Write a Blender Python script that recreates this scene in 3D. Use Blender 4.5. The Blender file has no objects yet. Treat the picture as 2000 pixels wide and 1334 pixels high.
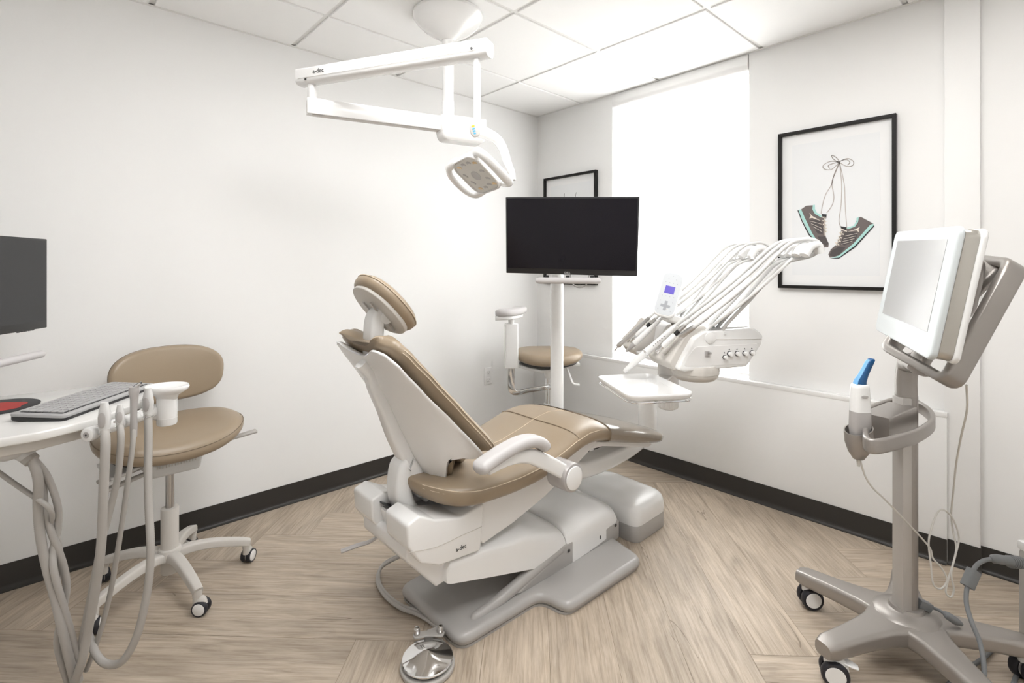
import bpy, bmesh, math, random
from mathutils import Vector, Matrix, Euler
random.seed(7)
PI = math.pi
SC = bpy.context.scene
COL = SC.collection
V = Vector

# ---------------------------------------------------------------- camera
cam_d = bpy.data.cameras.new('camera')
cam = bpy.data.objects.new('camera', cam_d)
COL.objects.link(cam)
cam.location = (-2.816, -2.749, 1.24)
cam.rotation_euler = (PI / 2, 0, math.radians(-42.8))
cam_d.lens = 17.82
cam_d.sensor_width = 36
cam_d.shift_y = -0.0725
cam_d.clip_start = 0.05
SC.camera = cam

# ---------------------------------------------------------------- colour, world, big lights
SC.view_settings.view_transform = 'Standard'
SC.view_settings.look = 'None'
SC.view_settings.gamma = 1.0
SC.view_settings.exposure = -0.06
SC.view_settings.use_curve_mapping = False
w = bpy.data.worlds.new('world')
SC.world = w
w.use_nodes = True
wn = w.node_tree.nodes
bgn = wn['Background']
bgn.inputs['Color'].default_value = (0.93, 0.96, 1.0, 1)
bgn.inputs['Strength'].default_value = 4.2


def area(name, loc, rot, sx, sy, power, col=(1, 1, 1), spread=180):
    l = bpy.data.lights.new(name, 'AREA')
    l.shape = 'RECTANGLE'
    l.size, l.size_y = sx, sy
    l.energy = power
    l.color = col
    l.spread = math.radians(spread)
    o = bpy.data.objects.new(name, l)
    COL.objects.link(o)
    o.location = loc
    o.rotation_euler = rot
    return o


# daylight on the window
area('daylight', (0.95, -1.15, 0.95), (0, math.radians(112), 0), 1.5, 1.5, 115, (0.97, 0.985, 1))
area('high_sky', (1.25, -1.25, 3.2), (0, math.radians(38), 0), 1.4, 2.0, 600, (0.97, 0.985, 1))
# unseen ceiling lamps added as fill light over the near side of the room
ADDED_FILL = ((-2.16, -1.365, 8), (-1.54, -1.98, 8), (-0.93, -2.59, 1.5), (-2.16, -2.59, 11))
for x_, y_, p_ in ADDED_FILL:
    area('added_fill_light', (x_, y_, 2.392), (0, 0, 0), 0.55, 0.55, p_, (0.96, 0.98, 1.0))


# ---------------------------------------------------------------- materials
def mat(name, col, rough=0.5, metal=0.0, coat=0.0, bump=0.0, bscale=200, trans=0.0, emit=None, vary=0.0, spec=0.5, alpha=1.0):
    m = bpy.data.materials.new(name)
    m.use_nodes = True
    nt = m.node_tree
    b = nt.nodes['Principled BSDF']
    b.inputs['Base Color'].default_value = (*col, 1)
    b.inputs['Roughness'].default_value = rough
    b.inputs['Metallic'].default_value = metal
    b.inputs['Coat Weight'].default_value = coat
    b.inputs['Coat Roughness'].default_value = 0.12
    b.inputs['Specular IOR Level'].default_value = spec
    b.inputs['Transmission Weight'].default_value = trans
    b.inputs['Alpha'].default_value = alpha
    if emit:
        b.inputs['Emission Color'].default_value = (*emit[:3], 1)
        b.inputs['Emission Strength'].default_value = emit[3]
    tc = nt.nodes.new('ShaderNodeTexCoord')
    if bump or vary:
        n = nt.nodes.new('ShaderNodeTexNoise')
        n.inputs['Scale'].default_value = bscale
        n.inputs['Detail'].default_value = 4
        nt.links.new(tc.outputs['Object'], n.inputs['Vector'])
        if bump:
            bp = nt.nodes.new('ShaderNodeBump')
            bp.inputs['Strength'].default_value = bump
            bp.inputs['Distance'].default_value = 0.001
            nt.links.new(n.outputs['Fac'], bp.inputs['Height'])
            nt.links.new(bp.outputs['Normal'], b.inputs['Normal'])
        if vary:
            n2 = nt.nodes.new('ShaderNodeTexNoise')
            n2.inputs['Scale'].default_value = 6
            nt.links.new(tc.outputs['Object'], n2.inputs['Vector'])
            mx = nt.nodes.new('ShaderNodeMixRGB')
            mx.inputs['Color1'].default_value = (*[c * (1 - vary) for c in col], 1)
            mx.inputs['Color2'].default_value = (*[min(1, c * (1 + vary)) for c in col], 1)
            nt.links.new(n2.outputs['Fac'], mx.inputs['Fac'])
            nt.links.new(mx.outputs['Color'], b.inputs['Base Color'])
    return m


M = {}
M['wall'] = mat('wall_paint', (0.865, 0.86, 0.85), 0.75, bump=0.15, bscale=350, spec=0.3)
M['ceil'] = mat('ceiling_tile', (0.93, 0.925, 0.915), 0.9, bump=0.5, bscale=500, spec=0.2)
M['tee'] = mat('ceiling_grid_white', (0.80, 0.79, 0.77), 0.5)
M['base'] = mat('rubber_baseboard', (0.026, 0.023, 0.020), 0.45, bump=0.1, bscale=300)
M['white'] = mat('white_plastic', (0.83, 0.82, 0.81), 0.32, bump=0.05, bscale=300, vary=0.01)
M['gwhite'] = mat('gloss_white_plastic', (0.84, 0.835, 0.825), 0.22, coat=0.3, vary=0.01)
M['warm'] = mat('warm_grey_plastic', (0.60, 0.57, 0.53), 0.4, vary=0.02)
M['arm'] = mat('soft_armrest', (0.55, 0.53, 0.525), 0.5, bump=0.1, bscale=400)
M['plate'] = mat('grey_base_plastic', (0.41, 0.395, 0.38), 0.3, coat=0.2, vary=0.03)
M['tan'] = mat('tan_upholstery', (0.318, 0.247, 0.172), 0.34, bump=0.12, bscale=260, vary=0.03)
M['stitch'] = mat('cream_stitching', (0.66, 0.55, 0.42), 0.8, bump=0.3, bscale=900)
M['seam'] = mat('seam_brown', (0.20, 0.15, 0.10), 0.6)
M['chrome'] = mat('chrome', (0.78, 0.78, 0.78), 0.07, 1.0, vary=0.01)
M['steel'] = mat('brushed_steel', (0.55, 0.54, 0.53), 0.28, 1.0, vary=0.02)
M['taupe'] = mat('taupe_metallic_paint', (0.34, 0.315, 0.292), 0.33, 0.55, bump=0.06, bscale=1500)
M['taupel'] = mat('light_taupe_paint', (0.50, 0.475, 0.45), 0.35, 0.35, bump=0.05, bscale=1500)
M['black'] = mat('black_plastic', (0.012, 0.012, 0.013), 0.35)
M['dark'] = mat('dark_plastic', (0.05, 0.048, 0.047), 0.45)
M['tyre'] = mat('black_wheel_rubber', (0.014, 0.014, 0.02), 0.5)
M['screen'] = mat('dark_screen', (0.006, 0.005, 0.008), 0.2, vary=0.2, spec=0.25)
M['screen2'] = mat('charcoal_screen', (0.020, 0.020, 0.022), 0.3, vary=0.05)
M['hose'] = mat('grey_hose', (0.43, 0.41, 0.385), 0.45, vary=0.02)
M['hosew'] = mat('white_hose', (0.65, 0.645, 0.635), 0.4, vary=0.02)
M['grip'] = mat('grey_silver_plastic', (0.46, 0.44, 0.43), 0.3, 0.2)
M['frame'] = mat('black_frame_lacquer', (0.010, 0.009, 0.008), 0.45, spec=0.25)
M['mount'] = mat('white_mat_board', (0.83, 0.83, 0.83), 0.8, bump=0.1, bscale=600)
M['print'] = mat('print_paper', (0.79, 0.80, 0.81), 0.7)
M['lace'] = mat('lace_beige', (0.55, 0.50, 0.47), 0.8)
M['shoe'] = mat('shoe_taupe', (0.155, 0.13, 0.125), 0.8, vary=0.15)
M['shoed'] = mat('shoe_dark', (0.085, 0.075, 0.075), 0.8, vary=0.2)
M['mint'] = mat('shoe_mint', (0.40, 0.66, 0.62), 0.8)
M['cream'] = mat('shoe_cream', (0.75, 0.68, 0.60), 0.8)
M['blue'] = mat('blue_tip', (0.006, 0.075, 0.21), 0.3)
M['lblue'] = mat('light_blue_tip', (0.18, 0.42, 0.72), 0.3)
M['yellow'] = mat('yellow_button', (0.75, 0.55, 0.05), 0.5)
M['cyan'] = mat('cyan_button', (0.10, 0.45, 0.75), 0.5)
M['lcd'] = mat('blue_lcd', (0.02, 0.012, 0.16), 0.3, emit=(0.075, 0.03, 0.5, 0.75))
M['pad'] = mat('touchpad_face', (0.52, 0.54, 0.56), 0.4)
M['padg'] = mat('touchpad_print', (0.30, 0.31, 0.33), 0.5)
M['scrface'] = mat('glass_white_bezel', (0.66, 0.70, 0.71), 0.3, spec=0.15)
M['scrgrey'] = mat('grey_glass_screen', (0.42, 0.42, 0.415), 0.15, spec=0.06)
M['alu'] = mat('satin_aluminium', (0.50, 0.48, 0.44), 0.35, 0.8, bump=0.05, bscale=900)
M['cable'] = mat('slate_cable', (0.17, 0.175, 0.18), 0.45)
M['cablew'] = mat('cream_cable', (0.62, 0.60, 0.56), 0.45)
M['gold'] = mat('amber_lens', (0.70, 0.52, 0.30), 0.25)
M['lens'] = mat('lamp_reflector', (0.62, 0.60, 0.56), 0.2, 0.2)
M['lensd'] = mat('lamp_reflector_grey', (0.45, 0.435, 0.42), 0.2, 0.3)
M['red'] = mat('mouse_mat_red', (0.40, 0.035, 0.03), 0.7, vary=0.5)
M['ink'] = mat('dark_ink', (0.02, 0.02, 0.022), 0.6)
M['ltxt'] = mat('light_print', (0.6, 0.6, 0.6), 0.5)
M['key'] = mat('grey_keycap', (0.38, 0.375, 0.375), 0.45)
M['keyb'] = mat('grey_keyboard_shell', (0.40, 0.395, 0.395), 0.4)
M['desk'] = mat('desk_laminate', (0.74, 0.73, 0.71), 0.22, coat=0.3, vary=0.02)
M['siding'] = mat('exterior_siding', (0.8, 0.79, 0.76), 0.8, bump=0.2, bscale=30)
M['fillglow'] = mat('added_fill_diffuser', (0.9, 0.9, 0.9), 0.5, emit=(1, 0.97, 0.93, 6.0))  # glowing face of the added fill panels
M['clear'] = None


def clear_mat():
    m = bpy.data.materials.new('clear_vinyl')
    m.use_nodes = True
    nt = m.node_tree
    nt.nodes.remove(nt.nodes['Principled BSDF'])
    out = nt.nodes['Material Output']
    g = nt.nodes.new('ShaderNodeBsdfGlossy')
    g.inputs['Roughness'].default_value = 0.08
    t = nt.nodes.new('ShaderNodeBsdfTransparent')
    d = nt.nodes.new('ShaderNodeBsdfDiffuse')
    d.inputs['Color'].default_value = (0.9, 0.83, 0.74, 1)
    f = nt.nodes.new('ShaderNodeFresnel')
    f.inputs['IOR'].default_value = 1.38
    m1 = nt.nodes.new('ShaderNodeMixShader')
    m1.inputs[0].default_value = 0.24
    nt.links.new(t.outputs[0], m1.inputs[1])
    nt.links.new(d.outputs[0], m1.inputs[2])
    m2 = nt.nodes.new('ShaderNodeMixShader')
    nt.links.new(f.outputs[0], m2.inputs[0])
    nt.links.new(m1.outputs[0], m2.inputs[1])
    nt.links.new(g.outputs[0], m2.inputs[2])
    nt.links.new(m2.outputs[0], out.inputs['Surface'])
    return m


M['clear'] = clear_mat()


def blind_mat():
    m = bpy.data.materials.new('blind_fabric')
    m.use_nodes = True
    nt = m.node_tree
    nt.nodes.remove(nt.nodes['Principled BSDF'])
    out = nt.nodes['Material Output']
    t = nt.nodes.new('ShaderNodeBsdfTranslucent')
    t.inputs['Color'].default_value = (0.93, 0.925, 0.91, 1)
    d = nt.nodes.new('ShaderNodeBsdfDiffuse')
    d.inputs['Color'].default_value = (0.88, 0.87, 0.85, 1)
    s = nt.nodes.new('ShaderNodeBsdfTransparent')
    a = nt.nodes.new('ShaderNodeMixShader')
    a.inputs[0].default_value = 0.45
    nt.links.new(t.outputs[0], a.inputs[1])
    nt.links.new(d.outputs[0], a.inputs[2])
    b = nt.nodes.new('ShaderNodeMixShader')
    b.inputs[0].default_value = 0.10
    tc = nt.nodes.new('ShaderNodeTexCoord')
    wv = nt.nodes.new('ShaderNodeTexWave')
    wv.bands_direction = 'Z'
    wv.inputs['Scale'].default_value = 90
    nt.links.new(tc.outputs['Object'], wv.inputs['Vector'])
    mr = nt.nodes.new('ShaderNodeMapRange')
    mr.inputs['To Min'].default_value = 0.20
    mr.inputs['To Max'].default_value = 0.28
    nt.links.new(wv.outputs['Fac'], mr.inputs['Value'])
    nt.links.new(mr.outputs['Result'], b.inputs[0])
    nt.links.new(a.outputs[0], b.inputs[1])
    nt.links.new(s.outputs[0], b.inputs[2])
    nt.links.new(b.outputs[0], out.inputs['Surface'])
    return m


M['blind'] = blind_mat()


def floor_mat():
    m = bpy.data.materials.new('herringbone_planks')
    m.use_nodes = True
    nt = m.node_tree
    N, L = nt.nodes, nt.links
    b = N['Principled BSDF']
    b.inputs['Roughness'].default_value = 0.42
    b.inputs['Specular IOR Level'].default_value = 0.4
    uv = N.new('ShaderNodeUVMap')
    uv.uv_map = 'plank'
    at = N.new('ShaderNodeAttribute')
    at.attribute_name = 'tone'
    mp = N.new('ShaderNodeMapping')
    mp.inputs['Scale'].default_value = (1.6, 30, 1)
    L.new(uv.outputs['UV'], mp.inputs['Vector'])
    n1 = N.new('ShaderNodeTexNoise')
    n1.inputs['Scale'].default_value = 3.0
    n1.inputs['Detail'].default_value = 9
    n1.inputs['Roughness'].default_value = 0.68
    n1.inputs['Distortion'].default_value = 0.6
    L.new(mp.outputs[0], n1.inputs['Vector'])
    mp2 = N.new('ShaderNodeMapping')
    mp2.inputs['Scale'].default_value = (1.5, 6, 1)
    L.new(uv.outputs['UV'], mp2.inputs['Vector'])
    n2 = N.new('ShaderNodeTexNoise')
    n2.inputs['Scale'].default_value = 2.2
    n2.inputs['Detail'].default_value = 4
    n2.inputs['Distortion'].default_value = 1.2
    L.new(mp2.outputs[0], n2.inputs['Vector'])
    r1 = N.new('ShaderNodeValToRGB')
    e = r1.color_ramp.elements
    e[0].position, e[0].color = 0.30, (0.34, 0.272, 0.206, 1)
    e[1].position, e[1].color = 0.72, (0.62, 0.535, 0.445, 1)
    x = r1.color_ramp.elements.new(0.5)
    x.color = (0.50, 0.42, 0.335, 1)
    L.new(n1.outputs['Fac'], r1.inputs['Fac'])
    r2 = N.new('ShaderNodeValToRGB')
    e = r2.color_ramp.elements
    e[0].position, e[0].color = 0.3, (0.78, 0.765, 0.75, 1)
    e[1].position, e[1].color = 0.7, (1.08, 1.07, 1.05, 1)
    L.new(n2.outputs['Fac'], r2.inputs['Fac'])
    m1 = N.new('ShaderNodeMixRGB')
    m1.blend_type = 'MULTIPLY'
    m1.inputs['Fac'].default_value = 1
    L.new(r1.outputs[0], m1.inputs[1])
    L.new(r2.outputs[0], m1.inputs[2])
    # long thin cracks along the grain
    mp3 = N.new('ShaderNodeMapping')
    mp3.inputs['Scale'].default_value = (0.55, 5.0, 1)
    L.new(uv.outputs['UV'], mp3.inputs['Vector'])
    n3 = N.new('ShaderNodeTexNoise')
    n3.inputs['Scale'].default_value = 1.9
    n3.inputs['Detail'].default_value = 2.5
    n3.inputs['Distortion'].default_value = 0.3
    L.new(mp3.outputs[0], n3.inputs['Vector'])
    su = N.new('ShaderNodeMath')
    su.operation = 'SUBTRACT'
    su.inputs[1].default_value = 0.56
    L.new(n3.outputs['Fac'], su.inputs[0])
    ab = N.new('ShaderNodeMath')
    ab.operation = 'ABSOLUTE'
    L.new(su.outputs[0], ab.inputs[0])
    # only here and there
    mp4 = N.new('ShaderNodeMapping')
    mp4.inputs['Scale'].default_value = (2.0, 5, 1)
    L.new(uv.outputs['UV'], mp4.inputs['Vector'])
    n4 = N.new('ShaderNodeTexNoise')
    n4.inputs['Scale'].default_value = 1.7
    n4.inputs['Detail'].default_value = 1
    L.new(mp4.outputs[0], n4.inputs['Vector'])
    gate = N.new('ShaderNodeMapRange')
    gate.inputs['From Min'].default_value = 0.60
    gate.inputs['From Max'].default_value = 0.78
    gate.inputs['To Min'].default_value = 0.0
    gate.inputs['To Max'].default_value = 0.0075
    L.new(n4.outputs['Fac'], gate.inputs['Value'])
    dv = N.new('ShaderNodeMath')
    dv.operation = 'LESS_THAN'
    L.new(ab.outputs[0], dv.inputs[0])
    L.new(gate.outputs[0], dv.inputs[1])
    m2 = N.new('ShaderNodeMixRGB')
    sc = N.new('ShaderNodeMath')
    sc.operation = 'MULTIPLY'
    sc.inputs[1].default_value = 0.5
    L.new(dv.outputs[0], sc.inputs[0])
    L.new(sc.outputs[0], m2.inputs['Fac'])
    L.new(m1.outputs[0], m2.inputs[1])
    m2.inputs[2].default_value = (0.12, 0.085, 0.055, 1)
    tn = N.new('ShaderNodeMapRange')
    tn.inputs['To Min'].default_value = 0.90
    tn.inputs['To Max'].default_value = 1.07
    L.new(at.outputs['Fac'], tn.inputs['Value'])
    m3 = N.new('ShaderNodeVectorMath')
    m3.operation = 'SCALE'
    L.new(m2.outputs[0], m3.inputs[0])
    L.new(tn.outputs[0], m3.inputs['Scale'])
    L.new(m3.outputs[0], b.inputs['Base Color'])
    bp = N.new('ShaderNodeBump')
    bp.inputs['Strength'].default_value = 0.25
    bp.inputs['Distance'].default_value = 0.002
    L.new(n1.outputs['Fac'], bp.inputs['Height'])
    L.new(bp.outputs[0], b.inputs['Normal'])
    return m


M['floor'] = floor_mat()


# ---------------------------------------------------------------- geometry helpers
def crom(pts, n=8, closed=False):
    P = [V(p) for p in pts]
    out = []
    k = len(P)
    segs = k if closed else k - 1
    for i in range(segs):
        if closed:
            a, b, c, d = P[(i - 1) % k], P[i], P[(i + 1) % k], P[(i + 2) % k]
        else:
            b, c = P[i], P[i + 1]
            a = P[i - 1] if i > 0 else b * 2 - c
            d = P[i + 2] if i + 2 < k else c * 2 - b
        for j in range(n):
            t = j / n
            out.append(0.5 * ((2 * b) + (c - a) * t + (2 * a - 5 * b + 4 * c - d) * t * t + (3 * b - a - 3 * c + d) * t ** 3))
    if not closed:
        out.append(P[-1].copy())
    return out


def lerp(tab, t):
    """piecewise linear table lookup [(t, v), ...]"""
    if t <= tab[0][0]:
        return tab[0][1]
    for (a, x), (b, y) in zip(tab, tab[1:]):
        if t <= b:
            f = (t - a) / (b - a) if b > a else 0
            return x + (y - x) * f
    return tab[-1][1]


def smooth(tab, t):
    if t <= tab[0][0]:
        return tab[0][1]
    for (a, x), (b, y) in zip(tab, tab[1:]):
        if t <= b:
            f = (t - a) / (b - a)
            f = f * f * (3 - 2 * f)
            return x + (y - x) * f
    return tab[-1][1]


def selem(a, b, n, e=2.0):
    """superellipse loop of n points, half sizes a, b"""
    o = []
    for i in range(n):
        t = 2 * PI * i / n
        c, s = math.cos(t), math.sin(t)
        o.append((a * math.copysign(abs(c) ** (2 / e), c), b * math.copysign(abs(s) ** (2 / e), s)))
    return o


def rrect(w, h, r, k=5):
    """rounded rectangle outline, full width/height"""
    o = []
    r = min(r, w / 2 - 1e-5, h / 2 - 1e-5)
    for cx, cy, a0 in ((w / 2 - r, h / 2 - r, 0), (-w / 2 + r, h / 2 - r, 90), (-w / 2 + r, -h / 2 + r, 180), (w / 2 - r, -h / 2 + r, 270)):
        for i in range(k + 1):
            a = math.radians(a0 + 90 * i / k)
            o.append((cx + r * math.cos(a), cy + r * math.sin(a)))
    return o


def rpoly(pts, r=0.02, k=4):
    """round the corners of a 2D polygon; r is a number or one per corner"""
    n = len(pts)
    out = []
    for i in range(n):
        p0, p, p1 = V(pts[i - 1]), V(pts[i]), V(pts[(i + 1) % n])
        rr = r[i] if isinstance(r, (list, tuple)) else r
        a, b = (p0 - p), (p1 - p)
        la, lb = a.length, b.length
        if rr <= 0 or la < 1e-6 or lb < 1e-6:
            out.append(tuple(p))
            continue
        a.normalize()
        b.normalize()
        ang = a.angle(b, PI)
        d = min(rr / max(math.tan(ang / 2), 1e-3), la * 0.48, lb * 0.48)
        s, e = p + a * d, p + b * d
        for j in range(k + 1):
            t = j / k
            out.append(tuple((1 - t) ** 2 * s + 2 * t * (1 - t) * p + t * t * e))
    return out


class G:
    def __init__(s):
        s.v, s.f = [], []

    def raw(s, vs, fs, T=None):
        o = len(s.v)
        s.v += [(T @ V(p)) if T is not None else V(p) for p in vs]
        s.f += [tuple(i + o for i in f) for f in fs]
        return s

    def loft(s, loops, cap=True, closed=False, T=None):
        n = len(loops[0])
        vs = [p for l in loops for p in l]
        fs = []
        m = len(loops)
        for i in range(m if closed else m - 1):
            a, b = i * n, ((i + 1) % m) * n
            for j in range(n):
                k = (j + 1) % n
                fs.append((a + j, a + k, b + k, b + j))
        if cap and not closed:
            fs.append(tuple(range(n - 1, -1, -1)))
            fs.append(tuple((m - 1) * n + j for j in range(n)))
        return s.raw(vs, fs, T)

    def bm(s, bm, T=None):
        bm.verts.index_update()
        vs = [v.co.copy() for v in bm.verts]
        fs = [tuple(v.index for v in f.verts) for f in bm.faces]
        bm.free()
        return s.raw(vs, fs, T)

    def box(s, c, d, r=0.0, k=2, T=None, R=None):
        b = bmesh.new()
        bmesh.ops.create_cube(b, size=1)
        for v in b.verts:
            v.co = V((v.co.x * d[0], v.co.y * d[1], v.co.z * d[2]))
        if r > 0:
            bmesh.ops.bevel(b, geom=b.edges[:], offset=min(r, min(d) * 0.49), segments=k, profile=0.6, affect='EDGES')
        X = Matrix.Translation(V(c))
        if R is not None:
            X = X @ R
        if T is not None:
            X = T @ X
        return s.bm(b, X)

    def prism(s, outline, a, b, r=0.0, k=3, axis='z', T=None):
        """2D outline extruded between a and b along axis, end edges bevelled"""
        bm = bmesh.new()
        f3 = {'z': lambda p, h: (p[0], p[1], h), 'y': lambda p, h: (p[0], h, p[1]), 'x': lambda p, h: (h, p[0], p[1])}[axis]
        lo = [bm.verts.new(f3(p, a)) for p in outline]
        hi = [bm.verts.new(f3(p, b)) for p in outline]
        n = len(outline)
        f1 = bm.faces.new(lo)
        f2 = bm.faces.new(hi)
        for i in range(n):
            bm.faces.new((lo[i], lo[(i + 1) % n], hi[(i + 1) % n], hi[i]))
        bmesh.ops.recalc_face_normals(bm, faces=bm.faces[:])
        if r > 0:
            ed = list(set(f1.edges[:]) | set(f2.edges[:]))
            bmesh.ops.bevel(bm, geom=ed, offset=min(r, abs(b - a) * 0.49), segments=k, profile=0.5, affect='EDGES', clamp_overlap=True)
        return s.bm(bm, T)

    def tube(s, pts, r, n=10, cap=True, closed=False, sm=0, rib=0, T=None, flat=1.0, up=None):
        """round tube through pts; r number, or list/func over t in 0..1"""
        P = crom(pts, sm, closed) if sm else [V(p) for p in pts]
        if rib:
            Q = []
            for a, b in zip(P, P[1:]):
                m = max(1, int((b - a).length / (rib / 2)))
                for j in range(m):
                    Q.append(a.lerp(b, j / m))
            Q.append(P[-1])
            P = Q
        m = len(P)
        tan = []
        for i in range(m):
            a = P[(i - 1) % m] if closed or i > 0 else P[i]
            b = P[(i + 1) % m] if closed or i < m - 1 else P[i]
            t = (b - a)
            tan.append(t.normalized() if t.length > 1e-9 else V((0, 0, 1)))
        u = V(up) if up is not None else (V((0, 0, 1)) if abs(tan[0].z) < 0.9 else V((1, 0, 0)))
        nr = (u - tan[0] * u.dot(tan[0])).normalized()
        loops = []
        for i in range(m):
            if up is not None:
                u = V(up)
                if abs(u.dot(tan[i])) < 0.98:
                    nr = (u - tan[i] * u.dot(tan[i])).normalized()
            nr = (nr - tan[i] * nr.dot(tan[i])).normalized()
            bn = tan[i].cross(nr)
            t = i / max(1, m - 1)
            rr = r(t) if callable(r) else (lerp([(q / (len(r) - 1), x) for q, x in enumerate(r)], t) if isinstance(r, (list, tuple)) else r)
            if rib and i % 2:
                rr *= 0.93
            loops.append([P[i] + nr * (rr * flat * math.cos(2 * PI * j / n)) + bn * (rr * math.sin(2 * PI * j / n)) for j in range(n)])
        return s.loft(loops, cap, closed, T)

    def sweep(s, pts, sec, up=(0, 0, 1), sm=0, cap=True, closed=False, T=None, scale=None):
        """sweep a 2D section (side, up) along pts"""
        P = crom(pts, sm, closed) if sm else [V(p) for p in pts]
        m = len(P)
        loops = []
        for i in range(m):
            a = P[(i - 1) % m] if closed or i > 0 else P[i]
            b = P[(i + 1) % m] if closed or i < m - 1 else P[i]
            t = (b - a).normalized()
            u = V(up)
            u = (u - t * u.dot(t)).normalized()
            sd = t.cross(u)
            k = scale(i / max(1, m - 1)) if scale else (1, 1)
            loops.append([P[i] + sd * (x * k[0]) + u * (y * k[1]) for x, y in sec])
        return s.loft(loops, cap, closed, T)

    def cyl(s, a, b, r, r2=None, n=24, bev=0.0, T=None):
        a, b = V(a), V(b)
        r2 = r if r2 is None else r2
        d = (b - a)
        L = d.length
        if bev > 0:
            P = [a, a + d * (bev * 0.3 / L), a + d * (bev / L), b - d * (bev / L), b - d * (bev * 0.3 / L), b]
            R = [r - bev, r - bev * 0.3, r, r2, r2 - bev * 0.3, r2 - bev]
        else:
            P, R = [a, b], [r, r2]
        t = d.normalized()
        u = V((0, 0, 1)) if abs(t.z) < 0.9 else V((1, 0, 0))
        x = (u - t * u.dot(t)).normalized()
        y = t.cross(x)
        loops = [[p + x * (q * math.cos(2 * PI * j / n)) + y * (q * math.sin(2 * PI * j / n)) for j in range(n)] for p, q in zip(P, R)]
        return s.loft(loops, True, False, T)

    def lathe(s, prof, n=32, T=None):
        """prof [(r, z)] about z"""
        loops = [[(r * math.cos(2 * PI * j / n), r * math.sin(2 * PI * j / n), z) for j in range(n)] for r, z in prof]
        return s.loft(loops, True, False, T)

    def pillow(s, outline, z0, z1, crown, n=10, T=None, edge=0.35, inset=0.02, sag=None):
        """cushion: outline (2D) with rounded rim and crowned top; built in rings"""
        c = V((sum(p[0] for p in outline) / len(outline), sum(p[1] for p in outline) / len(outline)))
        h = z1 - z0
        loops = []
        def ring(sc, z):
            return [(c[0] + (p[0] - c[0]) * sc, c[1] + (p[1] - c[1]) * sc, z) for p in outline]
        big = max((V(p) - c).length for p in outline)
        for i in range(n + 1):
            a = -PI / 2 + PI * i / n
            k = 1 - (inset * 2 / big) * (1 - math.cos(a)) * 0.9
            loops.append(ring(k, z0 + h * (0.5 + 0.5 * math.sin(a))))
        top = []
        k0 = 1 - (inset * 2 / big) * 0.9
        for q in (0.9, 0.75, 0.55, 0.35, 0.15):
            top.append(ring(k0 * q, z1 + crown * (1 - q * q)))
        loops = loops + top
        if sag:
            loops = [[(x, y, z + sag(x, y)) for x, y, z in l] for l in loops]
        return s.loft(loops, True, False, T)

    def build(s, name, mt, parent=None, ang=35, T=None, label=None):
        me = bpy.data.meshes.new(name)
        vs = s.v
        if T is not None:
            vs = [T @ p for p in vs]
        me.from_pydata([tuple(p) for p in vs], [], s.f)
        me.materials.append(M[mt] if isinstance(mt, str) else mt)
        bm = bmesh.new()
        bm.from_mesh(me)
        bmesh.ops.remove_doubles(bm, verts=bm.verts, dist=1e-6)
        bmesh.ops.recalc_face_normals(bm, faces=bm.faces[:])
        bm.to_mesh(me)
        bm.free()
        for p in me.polygons:
            p.use_smooth = True
        me.set_sharp_from_angle(angle=math.radians(ang))
        o = bpy.data.objects.new(name, me)
        COL.objects.link(o)
        if parent is not None:
            o.parent = parent
            r = parent
            while r.parent is not None:
                r = r.parent
            if r.name in INV:
                me.transform(INV[r.name])
        if label:
            o['label'] = label
        return o


INV = {}


def thing(name, label, cat, loc=(0, 0, 0), rz=0.0, group=None):
    """a thing: an Empty at its base; parts are then authored in world coordinates"""
    o = bpy.data.objects.new(name, None)
    COL.objects.link(o)
    o.empty_display_size = 0.1
    o.location = loc
    o.rotation_euler = (0, 0, rz)
    o['label'], o['category'] = label, cat
    if group:
        o['group'] = group
    INV[o.name] = (Matrix.Translation(V(loc)) @ Matrix.Rotation(rz, 4, 'Z')).inverted()
    return o


def tag(o, label, cat, group=None):
    o['label'], o['category'] = label, cat
    if group:
        o['group'] = group
    return o


def struct(o):
    o['kind'] = 'structure'
    return o


def frame(o, ex, ez):
    """matrix with origin o, x axis ex, z axis near ez"""
    x = V(ex).normalized()
    z = V(ez)
    z = (z - x * z.dot(x)).normalized()
    y = z.cross(x)
    m = Matrix((x, y, z)).transposed().to_4x4()
    return Matrix.Translation(V(o)) @ m


def text(name, body, size, T, mt, parent, ext=0.0004, label=None):
    cu = bpy.data.curves.new(name, 'FONT')
    cu.body = body
    cu.size = size
    cu.align_x = 'CENTER'
    cu.align_y = 'CENTER'
    cu.extrude = ext
    cu.resolution_u = 3
    tmp = bpy.data.objects.new(name + '_tmp', cu)
    COL.objects.link(tmp)
    dg = bpy.context.evaluated_depsgraph_get()
    me = bpy.data.meshes.new_from_object(tmp.evaluated_get(dg))
    bpy.data.objects.remove(tmp)
    g = G()
    g.raw([v.co for v in me.vertices], [tuple(p.vertices) for p in me.polygons])
    bpy.data.meshes.remove(me)
    return g.build(name, mt, parent, T=T, label=label)


# ================================================================ THE ROOM
RX, RY, HC = -3.75, -3.75, 2.403


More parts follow.
